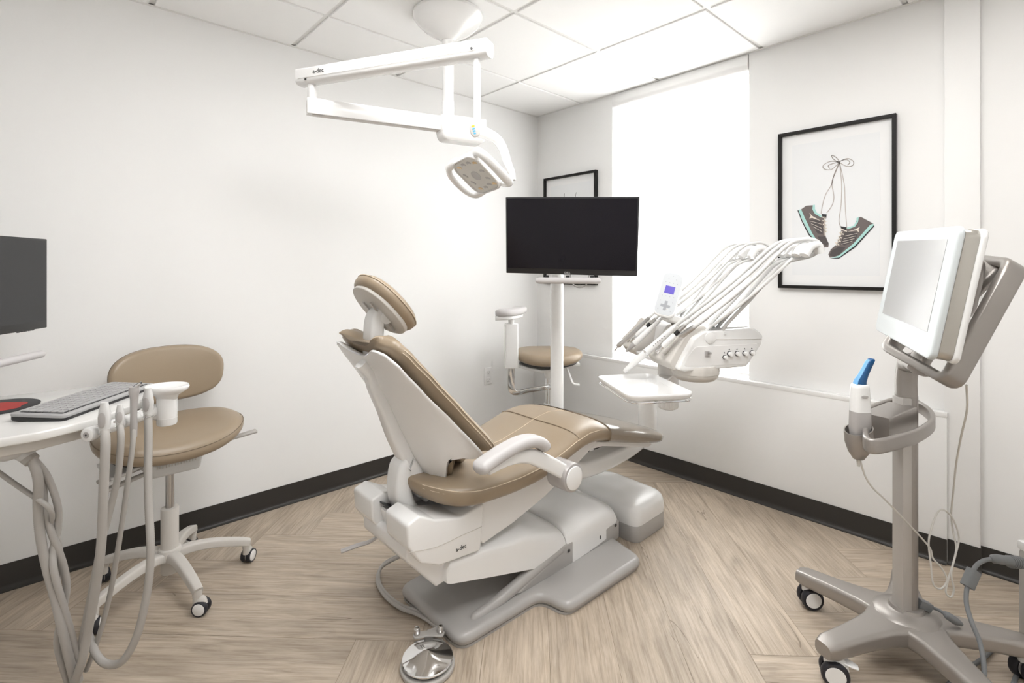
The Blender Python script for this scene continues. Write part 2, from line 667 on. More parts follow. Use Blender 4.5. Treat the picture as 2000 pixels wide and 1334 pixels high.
def plank_floor():
    """herringbone planks laid at 45 degrees to the walls, one mesh"""
    L_, W_ = 1.30, 0.214
    u = V((1, 1)).normalized()
    v = V((1, -1)).normalized()
    o = V((-2.062, -0.238))
    verts, faces, uvs, tone = [], [], [], []
    rnd = random.Random(3)

    def clip(poly):
        for ax, lim, sg in ((0, RX, 1), (0, 0.0, -1), (1, RY, 1), (1, 0.0, -1)):
            out = []
            for i in range(len(poly)):
                a, b = poly[i - 1], poly[i]
                ia, ib = sg * (a[0][ax] - lim) >= 0, sg * (b[0][ax] - lim) >= 0
                if ia != ib:
                    t = (lim - a[0][ax]) / (b[0][ax] - a[0][ax])
                    out.append((a[0].lerp(b[0], t), a[1].lerp(b[1], t)))
                if ib:
                    out.append(b)
            poly = out
            if not poly:
                return poly
        return poly

    def plank(a, b, la, lb, along_u):
        g = 0.0006
        rect = [(a + g, b + g), (a + la - g, b + g), (a + la - g, b + lb - g), (a + g, b + lb - g)]
        off = V((rnd.uniform(0, 40), rnd.uniform(0, 40)))
        poly = []
        for p, q in rect:
            w_ = o + u * p + v * q
            t = V((p - a, q - b)) if along_u else V((q - b, p - a))
            poly.append((w_, t + off))
        poly = clip(poly)
        if len(poly) < 3:
            return
        i0 = len(verts)
        verts.extend([(p[0][0], p[0][1], 0.0) for p in poly])
        faces.append(tuple(range(i0, i0 + len(poly))))
        uvs.extend([tuple(p[1]) for p in poly])
        tone.append(rnd.random())

    for m in range(-4, 5):
        for k in range(-40, 40):
            a, b = k * W_ + m * L_, k * W_ - m * L_
            if abs(a) > 6 or abs(b) > 6:
                continue
            plank(a, b, L_, W_, True)              # along u (into the room)
            plank(a, b + W_, W_, L_, False)        # along v
    me = bpy.data.meshes.new('floor')
    # dark base under the joints
    n = len(verts)
    verts += [(RX, RY, -0.002), (0, RY, -0.002), (0, 0, -0.002), (RX, 0, -0.002)]
    faces.append((n, n + 1, n + 2, n + 3))
    uvs += [(0, 0)] * 4
    tone.append(0.0)
    me.from_pydata(verts, [], faces)
    lay = me.uv_layers.new(name='plank')
    for i, l in enumerate(me.loops):
        lay.data[i].uv = uvs[l.vertex_index]
    at = me.attributes.new('tone', 'FLOAT', 'FACE')
    for i, t in enumerate(tone):
        at.data[i].value = t
    me.materials.append(M['floor'])
    me.materials.append(M['seam'])
    me.polygons[len(me.polygons) - 1].material_index = 1
    for p in me.polygons:
        if p.normal.z < 0:
            p.flip()
    ob = bpy.data.objects.new('floor', me)
    COL.objects.link(ob)
    struct(ob)


plank_floor()

g = G()
g.box(((RX) / 2, 0.05, 1.3), (-RX + 0.4, 0.1, 2.7))
struct(g.build('wall_left', 'wall'))
g = G()
g.box((RX - 0.05, RY / 2, 1.3), (0.1, -RY + 0.2, 2.7))
struct(g.build('wall_back', 'wall'))
g = G()
g.box((RX / 2, RY - 0.05, 1.3), (-RX + 0.4, 0.1, 2.7))
struct(g.build('wall_rear', 'wall'))
# window wall: lower part stands 45 mm proud
WY0, WY1, WZ0, WZ1 = -1.603, -0.703, 0.622, 2.400
g = G()
for y0, y1, z0, z1 in ((WY1, 0.0, 0.6, 2.7), (-2.42, WY0, 0.6, 2.7), (WY0, WY1, WZ1, 2.7)):
    g.box((0.10, (y0 + y1) / 2, (z0 + z1) / 2), (0.20, y1 - y0, z1 - z0))
g.box((0.10, (RY - 2.53) / 2, 1.35), (0.20, -RY - 2.53, 2.7))
struct(g.build('wall_right', 'wall'))
g = G()
g.box((0.078, -1.215, 0.311), (0.245, 2.43, 0.622), r=0.003)
struct(g.build('wall_right_lower', 'wall'))
g = G()
g.box((0.085, -2.475, 1.21), (0.23, 0.112, 2.42), r=0.003)
struct(g.build('trim_1', 'wall'))
g = G()
g.box((-0.0215, -1.215, 0.620), (0.050, 2.434, 0.022), r=0.004)
g.box((0.10, (WY0 + WY1) / 2, 0.622), (0.22, WY1 - WY0, 0.014), r=0.003)
struct(g.build('trim_2', 'gwhite'))

# baseboards (rubber cove base)
cove = [(0, 0.102), (0.0035, 0.1025), (0.004, 0.10), (0.004, 0.022), (0.0055, 0.013), (0.010, 0.006), (0.018, 0.0025), (0.018, 0.0), (0, 0)]
g = G()
g.raw(*[(lambda ls: ([p for l in ls for p in l], [(i, (i + 1) % 9, 9 + (i + 1) % 9, 9 + i) for i in range(9)] + [tuple(range(9)), tuple(range(9, 18))]))(
    [[(x, -d, z) for d, z in cove] for x in (RX, -0.045)])][0])
struct(g.build('baseboard_left', 'base', ang=50))
g = G()


def base_run(g, x, y0, y1):
    ls = [[(x - d, y, z) for d, z in cove] for y in (y0, y1)]
    g.raw([p for l in ls for p in l], [(i, (i + 1) % 9, 9 + (i + 1) % 9, 9 + i) for i in range(9)] + [tuple(range(9)), tuple(range(9, 18))])


base_run(g, -0.045, 0, -2.43)
base_run(g, -0.030, -2.425, -2.535)
base_run(g, 0.0, -2.53, RY)
struct(g.build('baseboard_right', 'base', ang=50))

# ceiling: tegular 2x2 tiles in a narrow grid
g = G()
X0, Y0, P = -0.012, -0.443, 0.6125
xs = [0.0] + [X0 - P * k for k in range(1, 7)] + [RX]
ys = [0.0] + [Y0 - 0.6145 * k for k in range(0, 6)] + [RY]
for i in range(len(xs) - 1):
    for j in range(len(ys) - 1):
        a, b = xs[i + 1], xs[i]
        c, d = ys[j + 1], ys[j]
        a += 0.0 if i == len(xs) - 2 else 0.011
        b -= 0.0 if i == 0 else 0.011
        c += 0.0 if j == len(ys) - 2 else 0.011
        d -= 0.0 if j == 0 else 0.011
        if b - a > 0.03 and d - c > 0.03:
            g.box(((a + b) / 2, (c + d) / 2, HC + 0.01), (b - a, d - c, 0.02), r=0.002, k=1)
g.box((RX / 2, RY / 2, HC + 0.06), (-RX, -RY, 0.08))
struct(g.build('ceiling', 'ceil'))
g = G()
for x in xs[1:-1]:
    g.box((x, RY / 2, HC + 0.012), (0.024, -RY, 0.010))
for y in ys[1:-1]:
    g.box((RX / 2, y, HC + 0.0125), (-RX, 0.024, 0.010))
for c, d in (((RX / 2, -0.009, HC - 0.001), (-RX, 0.018, 0.002)), ((-0.009, RY / 2, HC - 0.001), (0.018, -RY, 0.002))):
    g.box(c, d)
struct(g.build('trim_3', 'tee'))

# window: vinyl frame, mid rail, glass, set at the outside of the reveal
g = G()
cy, cz = (WY0 + WY1) / 2, (WZ0 + WZ1) / 2
for z in (WZ0 + 0.03, WZ1 - 0.03, 1.30):
    g.box((0.165, cy, z), (0.06, WY1 - WY0, 0.055), r=0.004)
for y in (WY0 + 0.025, WY1 - 0.025):
    g.box((0.165, y, cz), (0.06, 0.05, WZ1 - WZ0), r=0.004)
win = struct(g.build('window_1', 'gwhite'))
g = G()
g.box((0.17, cy, cz), (0.004, WY1 - WY0 - 0.08, WZ1 - WZ0 - 0.08))
gm = bpy.data.materials.new('window_glass')
gm.use_nodes = True
nt = gm.node_tree
nt.nodes.remove(nt.nodes['Principled BSDF'])
t_ = nt.nodes.new('ShaderNodeBsdfTransparent')
gl = nt.nodes.new('ShaderNodeBsdfGlossy')
gl.inputs['Roughness'].default_value = 0.02
mx = nt.nodes.new('ShaderNodeMixShader')
mx.inputs[0].default_value = 0.05
nt.links.new(t_.outputs[0], mx.inputs[1])
nt.links.new(gl.outputs[0], mx.inputs[2])
nt.links.new(mx.outputs[0], nt.nodes['Material Output'].inputs['Surface'])
o = g.build('window_pane', gm, win)
# neighbouring house wall seen dimly through the blind
g = G()
for k in range(10):
    g.box((3.0, -1.5, 0.2 + 0.13 * k), (0.03, 8, 0.125), R=Matrix.Rotation(0.12, 4, 'Y'))
g.box((3.1, -1.5, -0.4), (0.1, 8, 1.2))
struct(g.build('exterior_wall', 'siding'))

# roller blind in the reveal
t = thing('roller_blind', 'white translucent roller blind with a fabric-wrapped cassette, pulled down over the window', 'blind', (0.05, cy, 2.39))
g = G()
sec = rpoly([(0.10, 2.399), (-0.005, 2.399), (-0.012, 2.34), (0.0, 2.312), (0.06, 2.308), (0.10, 2.33)], [0, .004, .03, .03, .02, .02], 5)
g.prism(sec, WY0 + 0.003, WY1 - 0.002, 0.002, 2, 'y')
g.build('cassette', 'gwhite', t)
g = G()
g.box((0.058, cy - 0.008, 1.475), (0.0012, WY1 - WY0 - 0.035, 1.68))
g.build('fabric', 'blind', t)
g = G()
g.cyl((0.058, WY0 + 0.012, 0.645), (0.058, WY1 - 0.028, 0.645), 0.008, n=12)
g.build('hem_bar', 'gwhite', t)

# panels of the added fill lamps, out of view in the ceiling
for x, y, s_ in ((-2.16, -1.365, 'over the head of the dental chair'), (-1.54, -1.98, 'over the middle of the room'), (-0.93, -2.59, 'near the window wall'), (-2.16, -2.59, 'over the photographer')):
    t = thing('added_fill_panel', 'unseen square white ceiling panel added as fill ' + s_, 'light', (x, y, HC), 0, 'added fill lights')
    g = G()
    for dx, dy, sx, sy in ((0.29, 0, 0.02, 0.6), (-0.29, 0, 0.02, 0.6), (0, 0.29, 0.6, 0.02), (0, -0.29, 0.6, 0.02)):
        g.box((x + dx, y + dy, HC - 0.004), (sx, sy, 0.008))
    g.build('frame', 'gwhite', t)
    g = G()
    g.box((x, y, HC - 0.003), (0.56, 0.56, 0.004))
    g.build('diffuser', 'fillglow', t)


# ---------------------------------------------------------------- pictures and outlet
def picture(label, y0, y1, z0, z1, fw=0.016, name='framed_picture'):
    yc, zc_ = (y0 + y1) / 2, (z0 + z1) / 2
    t = thing(name, label, 'picture', (0, yc, zc_))
    g = G()
    W_, H_ = abs(y1 - y0), z1 - z0
    for a, b, c, d in ((yc, z1 - fw / 2, W_, fw), (yc, z0 + fw / 2, W_, fw)):
        g.box((-0.014, a, b), (0.027, c, d), r=0.0015, k=1)
    for a in (y0, y1):
        s_ = 1 if a == min(y0, y1) else -1
        g.box((-0.014, a + s_ * fw / 2, zc_), (0.027, fw, H_ - 2 * fw + 0.001), r=0.001, k=1)
    g.build('frame', 'frame', t)
    g = G()
    g.box((-0.006, yc, zc_), (0.004, W_ - 2 * fw, H_ - 2 * fw))
    g.build('mat_board', 'mount', t)
    g = G()
    g.box((-0.0085, yc, zc_), (0.0006, W_ - 0.125, H_ - 0.135))
    g.build('print', 'print', t)
    return t


pic = picture('large black-framed print of two running shoes hanging by tied laces, right of the window', -2.255, -1.760, 1.133, 1.928)
XA = -0.0092


def flat(g, pts, x=XA, th=0.0004):
    g.prism([(p[1], p[2]) for p in pts], x - th, x, 0, 1, 'x')


def ribbon(g, pts, w_, x=XA, sm=6):
    P = crom([(0, p[1], p[2]) for p in pts], sm)
    for a, b in zip(P, P[1:]):
        d = (b - a)
        if d.length < 1e-6:
            continue
        n = V((0, -d.z, d.y)).normalized() * (w_ / 2)
        e = d.normalized() * (w_ * 0.2)
        q = [a - e + n, b + e + n, b + e - n, a - e - n]
        g.prism([(p.y, p.z) for p in q], x - 0.0004, x, 0, 1, 'x')


# coordinates of the drawing on the sheet
g = G()
for l in ([(0, -2.0321, 1.7475), (0, -2.0171, 1.7696), (0, -1.9998, 1.7823), (0, -2.0041, 1.7667), (0, -2.0214, 1.7491), (0, -2.0321, 1.7450)],
          [(0, -2.0300, 1.7478), (0, -1.9911, 1.7538), (0, -1.9624, 1.7380), (0, -1.9691, 1.7195), (0, -1.9998, 1.7151), (0, -2.0300, 1.7429)],
          [(0, -2.0300, 1.7454), (0, -2.0041, 1.7418), (0, -1.9845, 1.7348), (0, -1.9911, 1.7189)],
          [(0, -2.0300, 1.7454), (0, -2.0638, 1.7573), (0, -2.0888, 1.7389), (0, -2.0846, 1.7201), (0, -2.0596, 1.7213), (0, -2.0321, 1.7426)],
          [(0, -2.0343, 1.7496), (0, -2.0596, 1.7531), (0, -2.0743, 1.7362), (0, -2.0638, 1.7256)],
          [(0, -2.0300, 1.7429), (0, -2.0063, 1.6794), (0, -1.9998, 1.6430), (0, -1.9735, 1.5960), (0, -1.9602, 1.5471), (0, -1.9535, 1.5048)],
          [(0, -2.0321, 1.7426), (0, -2.0128, 1.6910), (0, -1.9998, 1.6480), (0, -2.0085, 1.5799), (0, -1.9998, 1.5385), (0, -1.9779, 1.5054)],
          [(0, -2.0321, 1.7426), (0, -2.0406, 1.6381), (0, -2.0385, 1.5400), (0, -2.0300, 1.4668), (0, -2.0364, 1.4319)],
          [(0, -2.0321, 1.7426), (0, -2.0512, 1.6368), (0, -2.0554, 1.5385), (0, -2.0617, 1.4256)]):
    ribbon(g, l, 0.0035)
g.build('laces', 'lace', pic)


def shoe_art(flip):
    if flip:
        body = [(0, -2.1052, 1.4737), (0, -2.1194, 1.4751), (0, -2.1672, 1.4409), (0, -2.1653, 1.4316), (0, -2.0949, 1.3464), (0, -2.0321, 1.2942), (0, -1.9911, 1.2874), (0, -1.9845, 1.3025), (0, -1.9954, 1.3272), (0, -2.0236, 1.3536), (0, -2.0406, 1.4218), (0, -2.0743, 1.4249), (0, -2.0929, 1.4383)]
        sole = [(0, -2.1653, 1.4410), (0, -2.1692, 1.4337), (0, -2.0949, 1.3415), (0, -2.0300, 1.2868), (0, -1.9954, 1.2848), (0, -2.0300, 1.2967), (0, -2.0888, 1.3514), (0, -2.1534, 1.4346)]
        ink = [(0, -2.1692, 1.4337), (0, -2.1712, 1.4288), (0, -2.0970, 1.3342), (0, -2.0300, 1.2819), (0, -1.9911, 1.2824), (0, -2.0300, 1.2868), (0, -2.0949, 1.3415)]
        collar = [(0, -2.0617, 1.4280), (0, -2.0888, 1.4362), (0, -2.1011, 1.4547), (0, -2.1011, 1.4716), (0, -2.1113, 1.4757), (0, -2.1072, 1.4519), (0, -2.0949, 1.4309), (0, -2.0659, 1.4205)]
        dark = [(0, -2.0554, 1.4112), (0, -2.1072, 1.4013), (0, -2.0970, 1.3656), (0, -2.0512, 1.3429), (0, -2.0385, 1.3580)]
        toe = [(0, -1.9889, 1.2974), (0, -1.9998, 1.3221), (0, -2.0300, 1.3386), (0, -2.0575, 1.3353), (0, -2.0321, 1.3016), (0, -2.0085, 1.2921)]
        star = [(0, -2.0638, 1.4084), (0, -2.0970, 1.4187), (0, -2.1153, 1.4298), (0, -2.1092, 1.4181), (0, -2.1113, 1.4035), (0, -2.1011, 1.4137)]
        st = [([(0, -2.0554, 1.3892), (0, -2.1052, 1.3990)]), ([(0, -2.0491, 1.3748), (0, -2.0990, 1.3873)]), ([(0, -2.0449, 1.3627), (0, -2.0929, 1.3754)]), ([(0, -2.0406, 1.3506), (0, -2.0846, 1.3637)])]
        lc = [([(0, -2.0364, 1.4245), (0, -2.0617, 1.4109)]), ([(0, -2.0321, 1.4051), (0, -2.0491, 1.3969)]), ([(0, -2.0278, 1.3880), (0, -2.0406, 1.3801)]), ([(0, -2.0214, 1.3735), (0, -2.0364, 1.3630)]), ([(0, -2.0150, 1.3589), (0, -2.0300, 1.3460)]), ([(0, -2.0428, 1.4119), (0, -2.0193, 1.3439)])]
        tongue = [(0, -2.0364, 1.4368), (0, -2.0617, 1.4304), (0, -2.0596, 1.4159), (0, -2.0406, 1.4169)]
    else:
        body = [(0, -1.8616, 1.5301), (0, -1.8874, 1.5485), (0, -1.9219, 1.5480), (0, -1.9196, 1.5304), (0, -1.9287, 1.5067), (0, -1.9535, 1.4897), (0, -1.9691, 1.4760), (0, -1.9735, 1.3904), (0, -1.9867, 1.3549), (0, -1.9845, 1.3375), (0, -1.9691, 1.3379), (0, -1.9423, 1.3564), (0, -1.9082, 1.4112), (0, -1.8734, 1.4852)]
        sole = [(0, -1.8498, 1.5285), (0, -1.8640, 1.5325), (0, -1.8827, 1.4846), (0, -1.9150, 1.4083), (0, -1.9468, 1.3537), (0, -1.9378, 1.3591), (0, -1.9013, 1.4090), (0, -1.8687, 1.4830)]
        ink = [(0, -1.8474, 1.5287), (0, -1.8522, 1.5283), (0, -1.8687, 1.4778), (0, -1.9013, 1.4064), (0, -1.9378, 1.3565), (0, -1.9713, 1.3353), (0, -1.9378, 1.3489), (0, -1.8966, 1.4041), (0, -1.8663, 1.4728)]
        collar = [(0, -1.9173, 1.5484), (0, -1.9264, 1.5501), (0, -1.9264, 1.5298), (0, -1.9355, 1.5087), (0, -1.9557, 1.4945), (0, -1.9535, 1.4846), (0, -1.9264, 1.5044), (0, -1.9150, 1.5282)]
        dark = [(0, -1.9059, 1.4753), (0, -1.9512, 1.4722), (0, -1.9624, 1.4337), (0, -1.9602, 1.4011), (0, -1.9378, 1.4072), (0, -1.9150, 1.4491)]
        toe = [(0, -1.9378, 1.3920), (0, -1.9713, 1.3905), (0, -1.9867, 1.3549), (0, -1.9735, 1.3453), (0, -1.9512, 1.3662)]
        star = [(0, -1.9013, 1.5114), (0, -1.9150, 1.4950), (0, -1.9535, 1.4670), (0, -1.9150, 1.4848), (0, -1.9013, 1.4833), (0, -1.9082, 1.4955)]
        st = [([(0, -1.9059, 1.4701), (0, -1.9557, 1.4517)]), ([(0, -1.9105, 1.4571), (0, -1.9557, 1.4315)]), ([(0, -1.9196, 1.4412), (0, -1.9580, 1.4138)])]
        lc = [([(0, -1.9557, 1.4870), (0, -1.9735, 1.4807)]), ([(0, -1.9602, 1.4690), (0, -1.9757, 1.4630)]), ([(0, -1.9624, 1.4513), (0, -1.9779, 1.4453)]), ([(0, -1.9646, 1.4335), (0, -1.9779, 1.4303)]), ([(0, -1.9668, 1.4158), (0, -1.9779, 1.4153)]), ([(0, -1.9691, 1.4860), (0, -1.9713, 1.3955)])]
        tongue = [(0, -1.9557, 1.5021), (0, -1.9779, 1.4979), (0, -1.9757, 1.4780), (0, -1.9602, 1.4816)]
    g = G()
    flat(g, body)
    s_ = g.build('shoe_drawing', 'shoe', pic)
    for nm, pts, mt, dx in (('shoe_sole', sole, 'mint', -0.0005), ('sole_outline', ink, 'ink', -0.0007), ('shoe_collar', collar, 'mint', -0.0005),
                            ('side_panel', dark, 'shoed', -0.0006), ('toe_cap', toe, 'shoed', -0.0006), ('star_stripe', star, 'cream', -0.0009), ('tongue', tongue, 'ink', -0.0006)):
        g = G()
        flat(g, pts, XA + dx)
        g.build(nm, mt, s_)
    g = G()
    for l in st:
        ribbon(g, l, 0.0018, XA - 0.0009, 1)
    for l in lc:
        ribbon(g, l, 0.005, XA - 0.0009, 1)
    g.build('shoe_lacing', 'cream', s_)


shoe_art(True)
shoe_art(False)

pic2 = picture('black-framed print half hidden behind the wide monitor, near the room corner', -0.583, -0.087, 1.115, 1.912)
g = G()
ribbon(g, [(0, -0.2834, 1.7814), (0, -0.2834, 1.7513), (0, -0.2982, 1.6786), (0, -0.3032, 1.5845)], 0.003, XA)
g.build('drawn_line', 'ink', pic2)
g = G()
ribbon(g, [(0, -0.3952, 1.7768), (0, -0.3856, 1.7336), (0, -0.3617, 1.6731), (0, -0.3277, 1.5829)], 0.003, XA)
g.build('drawn_line', 'ink', pic2)

t = thing('power_outlet', 'white wall power outlet on the left wall behind the dental chair', 'outlet', (-0.5, 0, 0.472))
g = G()
g.box((-0.503, -0.003, 0.472), (0.072, 0.006, 0.117), r=0.003)
g.build('cover_plate', 'gwhite', t)
for dz in (0.026, -0.026):
    g = G()
    g.prism([(x - 0.503, z + 0.472 + dz) for x, z in rrect(0.034, 0.030, 0.012)], -0.009, -0.005, 0.001, 1, 'y')
    s_ = g.build('socket', 'gwhite', t)
    g = G()
    for dx in (-0.0065, 0.0065):
        g.box((-0.503 + dx, -0.0091, 0.474 + dz), (0.002, 0.0008, 0.009))
    g.cyl((-0.503, -0.0087, 0.463 + dz), (-0.503, -0.0095, 0.463 + dz), 0.0022, n=8)
    g.build('slots', 'ink', s_)


# ================================================================ DENTAL CHAIR
YC = -1.222
ch = thing('dental_chair', 'reclined tan leather dental chair with white shells on a grey floor plate', 'dental chair', (-1.35, YC, 0))


def sect(x, w_, zs, up, dn, n=36, yc=YC, e1=3.2, e2=2.4):
    """cushion cross-section: seam height zs, crown up above it, belly dn below it"""
    o = []
    for i in range(n):
        t = 2 * PI * i / n
        c, s = math.cos(t), math.sin(t)
        y = w_ * math.copysign(abs(c) ** (2 / e1), c)
        z = zs + (up * abs(s) ** (2 / e2) if s > 0 else -dn * abs(s) ** (2 / 3.5))
        o.append(V((x, yc + y, z)))
    return o


seat_tab = [(-1.918, .05, .526, .008, .014), (-1.908, .09, .524, .014, .030), (-1.885, .132, .516, .022, .046), (-1.85, .176, .505, .030, .056), (-1.81, .208, .496, .038, .060),
            (-1.76, .230, .491, .042, .060), (-1.70, .240, .489, .046, .058), (-1.58, .241, .485, .050, .058), (-1.46, .241, .492, .052, .056), (-1.36, .240, .515, .052, .056),
            (-1.27, .239, .540, .052, .056), (-1.19, .237, .554, .050, .056), (-1.12, .236, .553, .046, .056), (-1.05, .234, .538, .042, .055), (-.95, .231, .510, .036, .052),
            (-.82, .226, .474, .030, .05), (-.70, .220, .442, .026, .046), (-.60, .208, .415, .022, .04), (-.565, .188, .406, .016, .03), (-.555, .150, .403, .006, .012)]


def seat_at(x):
    c = []
    for k in range(1, 5):
        c.append(lerp([(r[0], r[k]) for r in seat_tab], x))
    return c


def smooth_tab(tab, n):
    P = crom([(r[0], r[1], r[2]) for r in tab], n)
    Q = crom([(r[3], r[4], 0) for r in tab], n)
    return [(p.x, p.y, p.z, q.x, q.y) for p, q in zip(P, Q)]


g = G()
g.loft([sect(*r) for r in smooth_tab(seat_tab, 3)])
seat = g.build('seat_cushion', 'tan', ch, ang=60)


def seat_surf(x, f):
    """point on the seat top; f in -1..1 across"""
    w_, zs, up, dn = seat_at(x)
    c = max(-1, min(1, f))
    s = (1 - abs(c) ** 3.2) ** (1 / 3.2)
    return V((x, YC + w_ * c, zs + up * s ** (2 / 2.4 * 3.2 / 2)))


# seams: twin stitching along both sides, a cross seam at the knees, a centre stitch
for sgn in (-1, 1):
    g = G()
    xsn = [-1.90 + i * (1.90 - 1.06) / 40 for i in range(41)]
    pts = []
    for x in xsn:
        w_, zs, up, dn = seat_at(x)
        pts.append(V((x, YC + sgn * (w_ * 0.985 + 0.001), zs + up * 0.26)))
    g.tube(pts, 0.0016, 6)
    pts = [V((p.x, p.y + sgn * 0.001, p.z - 0.012)) for p in pts]
    g.tube(pts, 0.0012, 6)
    g.build('edge_stitching', 'stitch', seat)
g = G()
g.tube([seat_surf(-1.275 + 0.02 * abs(i / 16) ** 2, i / 16 * 0.985) + V((0, 0, 0.0005)) for i in range(-16, 17)], 0.0028, 6)
g.build('cross_seam', 'seam', seat)
g = G()
g.tube([seat_surf(-1.70 + i * 0.62 / 40, 0.0) + V((0, 0, 0.0002)) for i in range(41)], 0.0018, 6)
g.build('centre_stitching', 'stitch', seat)
g = G()
g.tube([seat_surf(-1.055, i / 16 * 0.985) + V((0, 0, 0.0005)) for i in range(-16, 17)], 0.0022, 6)
g.build('toe_seam', 'seam', seat)

# clear vinyl sleeve over the foot end
g = G()
rows = []
for r in smooth_tab([q for q in seat_tab if q[0] >= -1.05 and q[0] < -0.56], 3):
    rows.append(sect(r[0], r[1] + 0.006, r[2], r[3] + 0.005, r[4] + 0.005))
rows.append(sect(-.548, .19, .404, .02, .03))
g.loft(rows, cap=False)
g.build('foot_cover', 'clear', ch, ang=60, label='clear vinyl sleeve over the foot end')

# --- backrest
A = V((-1.722, 0, 0.612))
U = V((-0.350, 0, 0.395)).normalized()
N_ = V((U.z, 0, -U.x))      # towards the sitter


def bw(s):
    return smooth([(-.012, .165), (-.006, .205), (.006, .226), (.03, .237), (.06, .236), (.2, .221), (.35, .206), (.45, .192), (.50, .170), (.520, .140), (.526, .10)], s)


def bdepth(s):
    return lerp([(-.02, .150), (.05, .135), (.15, .100), (.3, .050), (.45, .012), (.53, .004)], s)


def bpt(s, y, off):
    d = bdepth(s)
    k = max(0.0, 1 - (y / 0.22) ** 2)
    dip = 0.04 * max(0, 1 - (y / 0.11) ** 2) * smooth([(.36, 0), (.5, 1)], s)
    nt_ = (.082 * math.exp(-((abs(y) - .165) / .036) ** 2) - .055 * max(0, 1 - (y / .12) ** 2)) * max(0.0, 1 - max(0, s) / .22) ** 1.5
    p = A + U * (s - dip + nt_) + N_ * (off - d * k ** 1.1)
    return V((p.x, YC + y, p.z))


def back_rows(g, grow, f_lo, f_hi, e=2.5, n=40, s0=-.012, s1=.526, rows=46, crown=0.0, sink=0.0):
    L_ = []
    for i in range(rows + 1):
        a = i / rows
        s = s0 + (s1 - s0) * (0.5 - 0.5 * math.cos(PI * a))
        w_ = bw(s) + grow
        edge = min(1.0, math.sqrt(max(0.0, 1 - abs(2 * (s - s0) / (s1 - s0) - 1) ** 14)) + 0.05)
        lo, hi = f_lo, f_hi * edge + f_lo * (1 - edge)
        mid, hh = (lo + hi) / 2, (hi - lo) / 2
        loop = []
        for j in range(n):
            t = 2 * PI * j / n
            c, sn = math.cos(t), math.sin(t)
            y = w_ * math.copysign(abs(c) ** (2 / e), c)
            o_ = mid + hh * math.copysign(abs(sn) ** (2 / 3.0), sn)
            if sn > 0:
                o_ += crown * (1 - (y / w_) ** 2)
                d = bdepth(s) * max(0, 1 - (y / .22) ** 2) ** 1.1 * sink
                o_ += d
            loop.append(bpt(s + (0.0), y, o_))
        L_.append(loop)
    g.loft(L_)


g = G()
back_rows(g, 0.000, -0.026, -0.002, e=3)
shell = g.build('backrest_shell', 'white', ch, ang=55)
g = G()
back_rows(g, 0.014, -0.002, 0.052, e=2.6, s0=-.026, s1=.548, crown=0.01, sink=0.62)
bc = g.build('backrest_cushion', 'tan', ch, ang=60)
for sgn in (-1, 1):
    g = G()
    for off in (0.030, 0.020):
        pts = [bpt(s_, sgn * (bw(s_) + 0.0145), off) for s_ in [.012 + i * 0.012 for i in range(40)]]
        g.tube(pts, 0.0015, 6)
    g.build('edge_stitching', 'stitch', bc)

# spine cover on the back of the shell
g = G()
rows = []
for i in range(21):
    s = -0.01 + i * 0.0250
    w_ = lerp([(-.03, .036), (.1, .033), (.3, .025), (.48, .021)], s)
    th = lerp([(-.03, .050), (.2, .050), (.4, .040), (.48, .034)], s)
    c = bpt(min(s, .44), 0, -0.024) + U * max(0, s - .44)
    rows.append([c + V((0, x, 0)) + N_ * (z - th / 2 + 0.010) for x, z in rrect(2 * w_, th, 0.012, 4)])
g.loft(rows)
g.build('spine_cover', 'gwhite', ch, ang=50)
# curved post from spine down into the hip housing
g = G()
P0 = bpt(0.0, 0, -0.045)
pts = [P0 + V((-.012, 0, .02)), V((-1.905, YC, .565)), V((-1.925, YC, .51)), V((-1.918, YC, .45)), V((-1.885, YC, .39))]
g.sweep(pts, rrect(0.088, 0.062, 0.02, 4), up=(1, 0, 0), sm=8)
g.build('back_post', 'gwhite', ch, ang=50)

# --- headrest
HCn = V((-1.985, YC, 1.118))
HU = V((-0.66, 0, 0.75)).normalized()
HN = V((HU.z, 0, -HU.x))
TH = Matrix((V((0, 1, 0)), HU, HN)).transposed().to_4x4()
TH = Matrix.Translation(HCn) @ TH
ol = selem(0.118, 0.120, 44, 2.3)
ol = [(x * (1.0 - 0.10 * (y / .12)), y) for x, y in ol]
g = G()
g.pillow(ol, -0.024, 0.030, 0.010, T=TH, inset=0.018)
hr = g.build('headrest_cushion', 'tan', ch, ang=60)
g = G()
g.prism([(x * .88, y * .89 - .004) for x, y in ol], -0.032, -0.015, 0.004, 3, 'z', T=TH)
g.build('headrest_back', 'warm', ch, ang=40, label='warm white back panel of the headrest')
g = G()
g.tube([TH @ V((x * 1.0, y * 1.0, 0.012)) for x, y in ol], 0.0016, 6, closed=True)
g.build('edge_stitching', 'stitch', hr)
# slide bars on the headrest back and adjustable neck block
g = G()
for dy in (-0.018, 0.018):
    g.box(tuple(TH @ V((dy * 1.4, -0.02, -0.040))), (0.008, 0.13, 0.006), R=TH.to_3x3().to_4x4(), r=0.001, k=1)
g.build('headrest_slide', 'steel', ch)
g = G()
nb = V((-2.032, YC, 1.02))
g.sweep([V((-1.992, YC, 1.092)), V((-2.008, YC, 1.085)), V((-2.018, YC, 1.06)), V((-2.021, YC, 1.0)), V((-2.020, YC, .965)), V((-2.018, YC, .945))], rrect(0.072, 0.050, 0.012, 4), up=(1, 0, 0), sm=4,
        scale=lambda t: (0.8 + 0.25 * t if t < .7 else 1.0, 0.85 + 0.2 * t))
nk = g.build('neck_block', 'gwhite', ch, ang=45)
g = G()
for y, z in ((-.0315, 1.055), (-.0315, .97)):
    g = G()
    g.cyl((-2.020, YC + y - .005, z), (-2.020, YC + y - 0.007, z), 0.004, n=10)
g.build('screw', 'dark', nk)
g = G()
